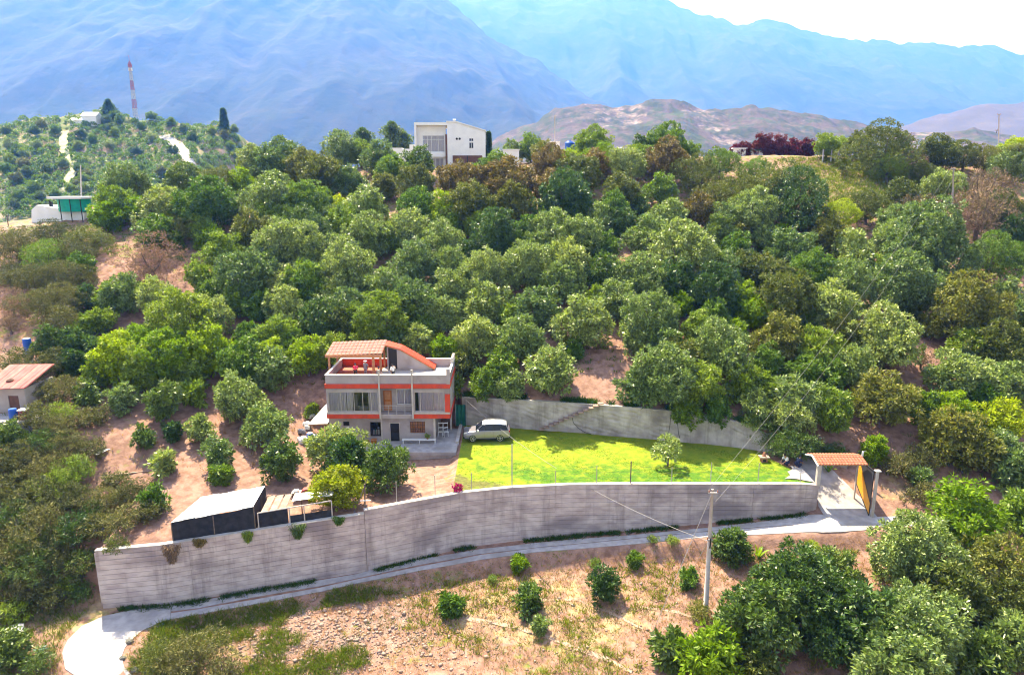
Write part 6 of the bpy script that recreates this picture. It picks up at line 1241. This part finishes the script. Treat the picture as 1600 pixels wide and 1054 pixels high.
tufts('lawn_grass', 9000, lambda rg: (lambda x, u: (x, 56.9+u*(float(np.interp(x, [q[0] for q in wq], [q[1] for q in wq]))-57.3), not (x > 24.6)))(rg.uniform(-5.1, 26.4), rg.random()), .05, .014, 5, M['lgrass'], z=.02, seed=5)
tufts('roadside_weeds', 1500, lambda rg: (lambda x: (x, float(np.interp(x, SX, SA[:,4,0])) - .08 - abs(rg.normal())*.22, x > -31 and fbm(np.array([x*.5]), np.array([4.]), 3)[0] > .44))(rg.uniform(-31, 26.5)), .30, .03, 6, M['weed'], seed=6)
tufts('bank_grass', 2600, lambda rg: (rg.uniform(-50, -27.5), rg.uniform(38, 49), True), .34, .022, 7, M['fgrass'], seed=8, lim=lambda x, y: not onroad(x, y) and (x < -33 or y < 43))
tufts('slope_grass', 5000, lambda rg: (rg.uniform(-70, 75), rg.uniform(58, 132), True), .32, .03, 6, M['straw'], seed=9, lim=lambda x, y: (y > 73.5 or x < -21 or x > 34) and y > 50)
tufts('orchard_weeds', 6500, lambda rg: (rg.uniform(-70, 80), rg.uniform(60, 130), True), .38, .05, 7, M['weed'], seed=19, lim=lambda x, y: (y > 73.5 or x < -34 or x > 34) and fbm(np.array([x*.13]), np.array([y*.13]), 3)[0] > .48)
tufts('mound_grass', 3200, lambda rg: (rg.uniform(52, 72), rg.uniform(112, 133), True), .5, .05, 6, M['fgrass'], seed=10)
tufts('verge_grass', 3800, lambda rg: (rg.uniform(-27, -8), rg.uniform(38.5, 50), True), .36, .026, 7, M['fgrass'], seed=41, lim=lambda x, y: not onroad(x, y) and y < youter(x)-.3 and (fbm(np.array([x*.25]), np.array([y*.3]), 3)[0] > (.42 + max(0, (x+20)*.025) if y < youter(x)-1.8 else .36)))
tufts('wall_top_weeds', 900, lambda rg: (lambda x: (x, float(np.interp(x, [q[0] for q in wq], [q[1] for q in wq]))+.42+abs(rg.normal())*.25, fbm(np.array([x*.4]), np.array([2.]), 3)[0] > .45))(rg.uniform(-5.4, 27.5)), .42, .04, 8, M['weed'], seed=44, upw=.9)
tufts('low_weeds', 1300, lambda rg: (rg.uniform(-22, 30), rg.uniform(38.5, 54), True), .34, .04, 8, M['fgrass'], seed=42, lim=lambda x, y: y < youter(x)-1 and fbm(np.array([x*.18+9]), np.array([y*.2]), 3)[0] > .53)
# pale worn lines across the field
def worn(pts, w, name):
    P_ = []
    for a, b in zip(pts[:-1], pts[1:]):
        for k in range(10): P_.append(G(a[0]+(b[0]-a[0])*k/10, a[1]+(b[1]-a[1])*k/10))
    vs = []; rd = random.Random(5)
    for i, p in enumerate(P_):
        d_ = P_[min(i+1,len(P_)-1)]-P_[max(i-1,0)]; nn = Vector((d_.y,-d_.x,0)).normalized()*w*rd.uniform(.3,.7)
        for s in (-1,1): x, y = p.x+nn.x*s, p.y+nn.y*s; vs.append((x, y, height(x, y)+.03))
    tag(MB().add(vs, [(2*i,2*i+1,2*i+3,2*i+2) for i in range(len(P_)-1)]).build(name, M['worn']), kind='structure')
M['worn'] = mat('worn_pale_soil', (.44,.32,.25), (.33,.22,.16), 3, .95)
worn([(728,966),(800,978),(850,993),(900,1012),(950,1030),(992,1052)], .32, 'path'); worn([(842,938),(900,936),(960,960),(1010,985)], .22, 'path'); worn([(1000,948),(1060,956),(1098,972)], .2, 'path')
# loose stones of the rocky slope
rg = np.random.default_rng(12); vs_ = []; fs_ = []; ico = np.array([(0,0,1),(.9,0,.3),(.3,.85,.3),(-.7,.5,.3),(-.7,-.5,.3),(.3,-.85,.3),(0,0,-.6)]); icf = [(0,1,2),(0,2,3),(0,3,4),(0,4,5),(0,5,1),(6,2,1),(6,3,2),(6,4,3),(6,5,4),(6,1,5)]
n = 0
while n < 3600:
    px = rg.normal(500, 115); py = rg.normal(995, 34)
    if n > 2700: px = rg.uniform(380, 1100); py = rg.uniform(900, 1054)
    b = None; z = -7.3; Y = Yz(py, z)
    for _ in range(2): z = height(XX(px, Y, z), Y); Y = Yz(py, z)
    X = XX(px, Y, z)
    if Y > youter(X)-.6 or onroad(X, Y): continue
    s = rg.gamma(1.6, .035)+.025; s = min(s, .26); V_ = ico*(s*(.7+.6*rg.random((7,1))))*np.array([1,1,.75]); a = rg.random()*6.28; c, q = math.cos(a), math.sin(a)
    V_ = np.stack([V_[:,0]*c-V_[:,1]*q, V_[:,0]*q+V_[:,1]*c, V_[:,2]], 1)+np.array([X, Y, height(X, Y)-s*.10]); vs_.append(V_); fs_.append(np.array(icf)+7*n); n += 1
tag(link('loose_stones', fast_mesh('loose_stones', np.concatenate(vs_), np.concatenate(fs_), [M['stone']])), kind='stuff')
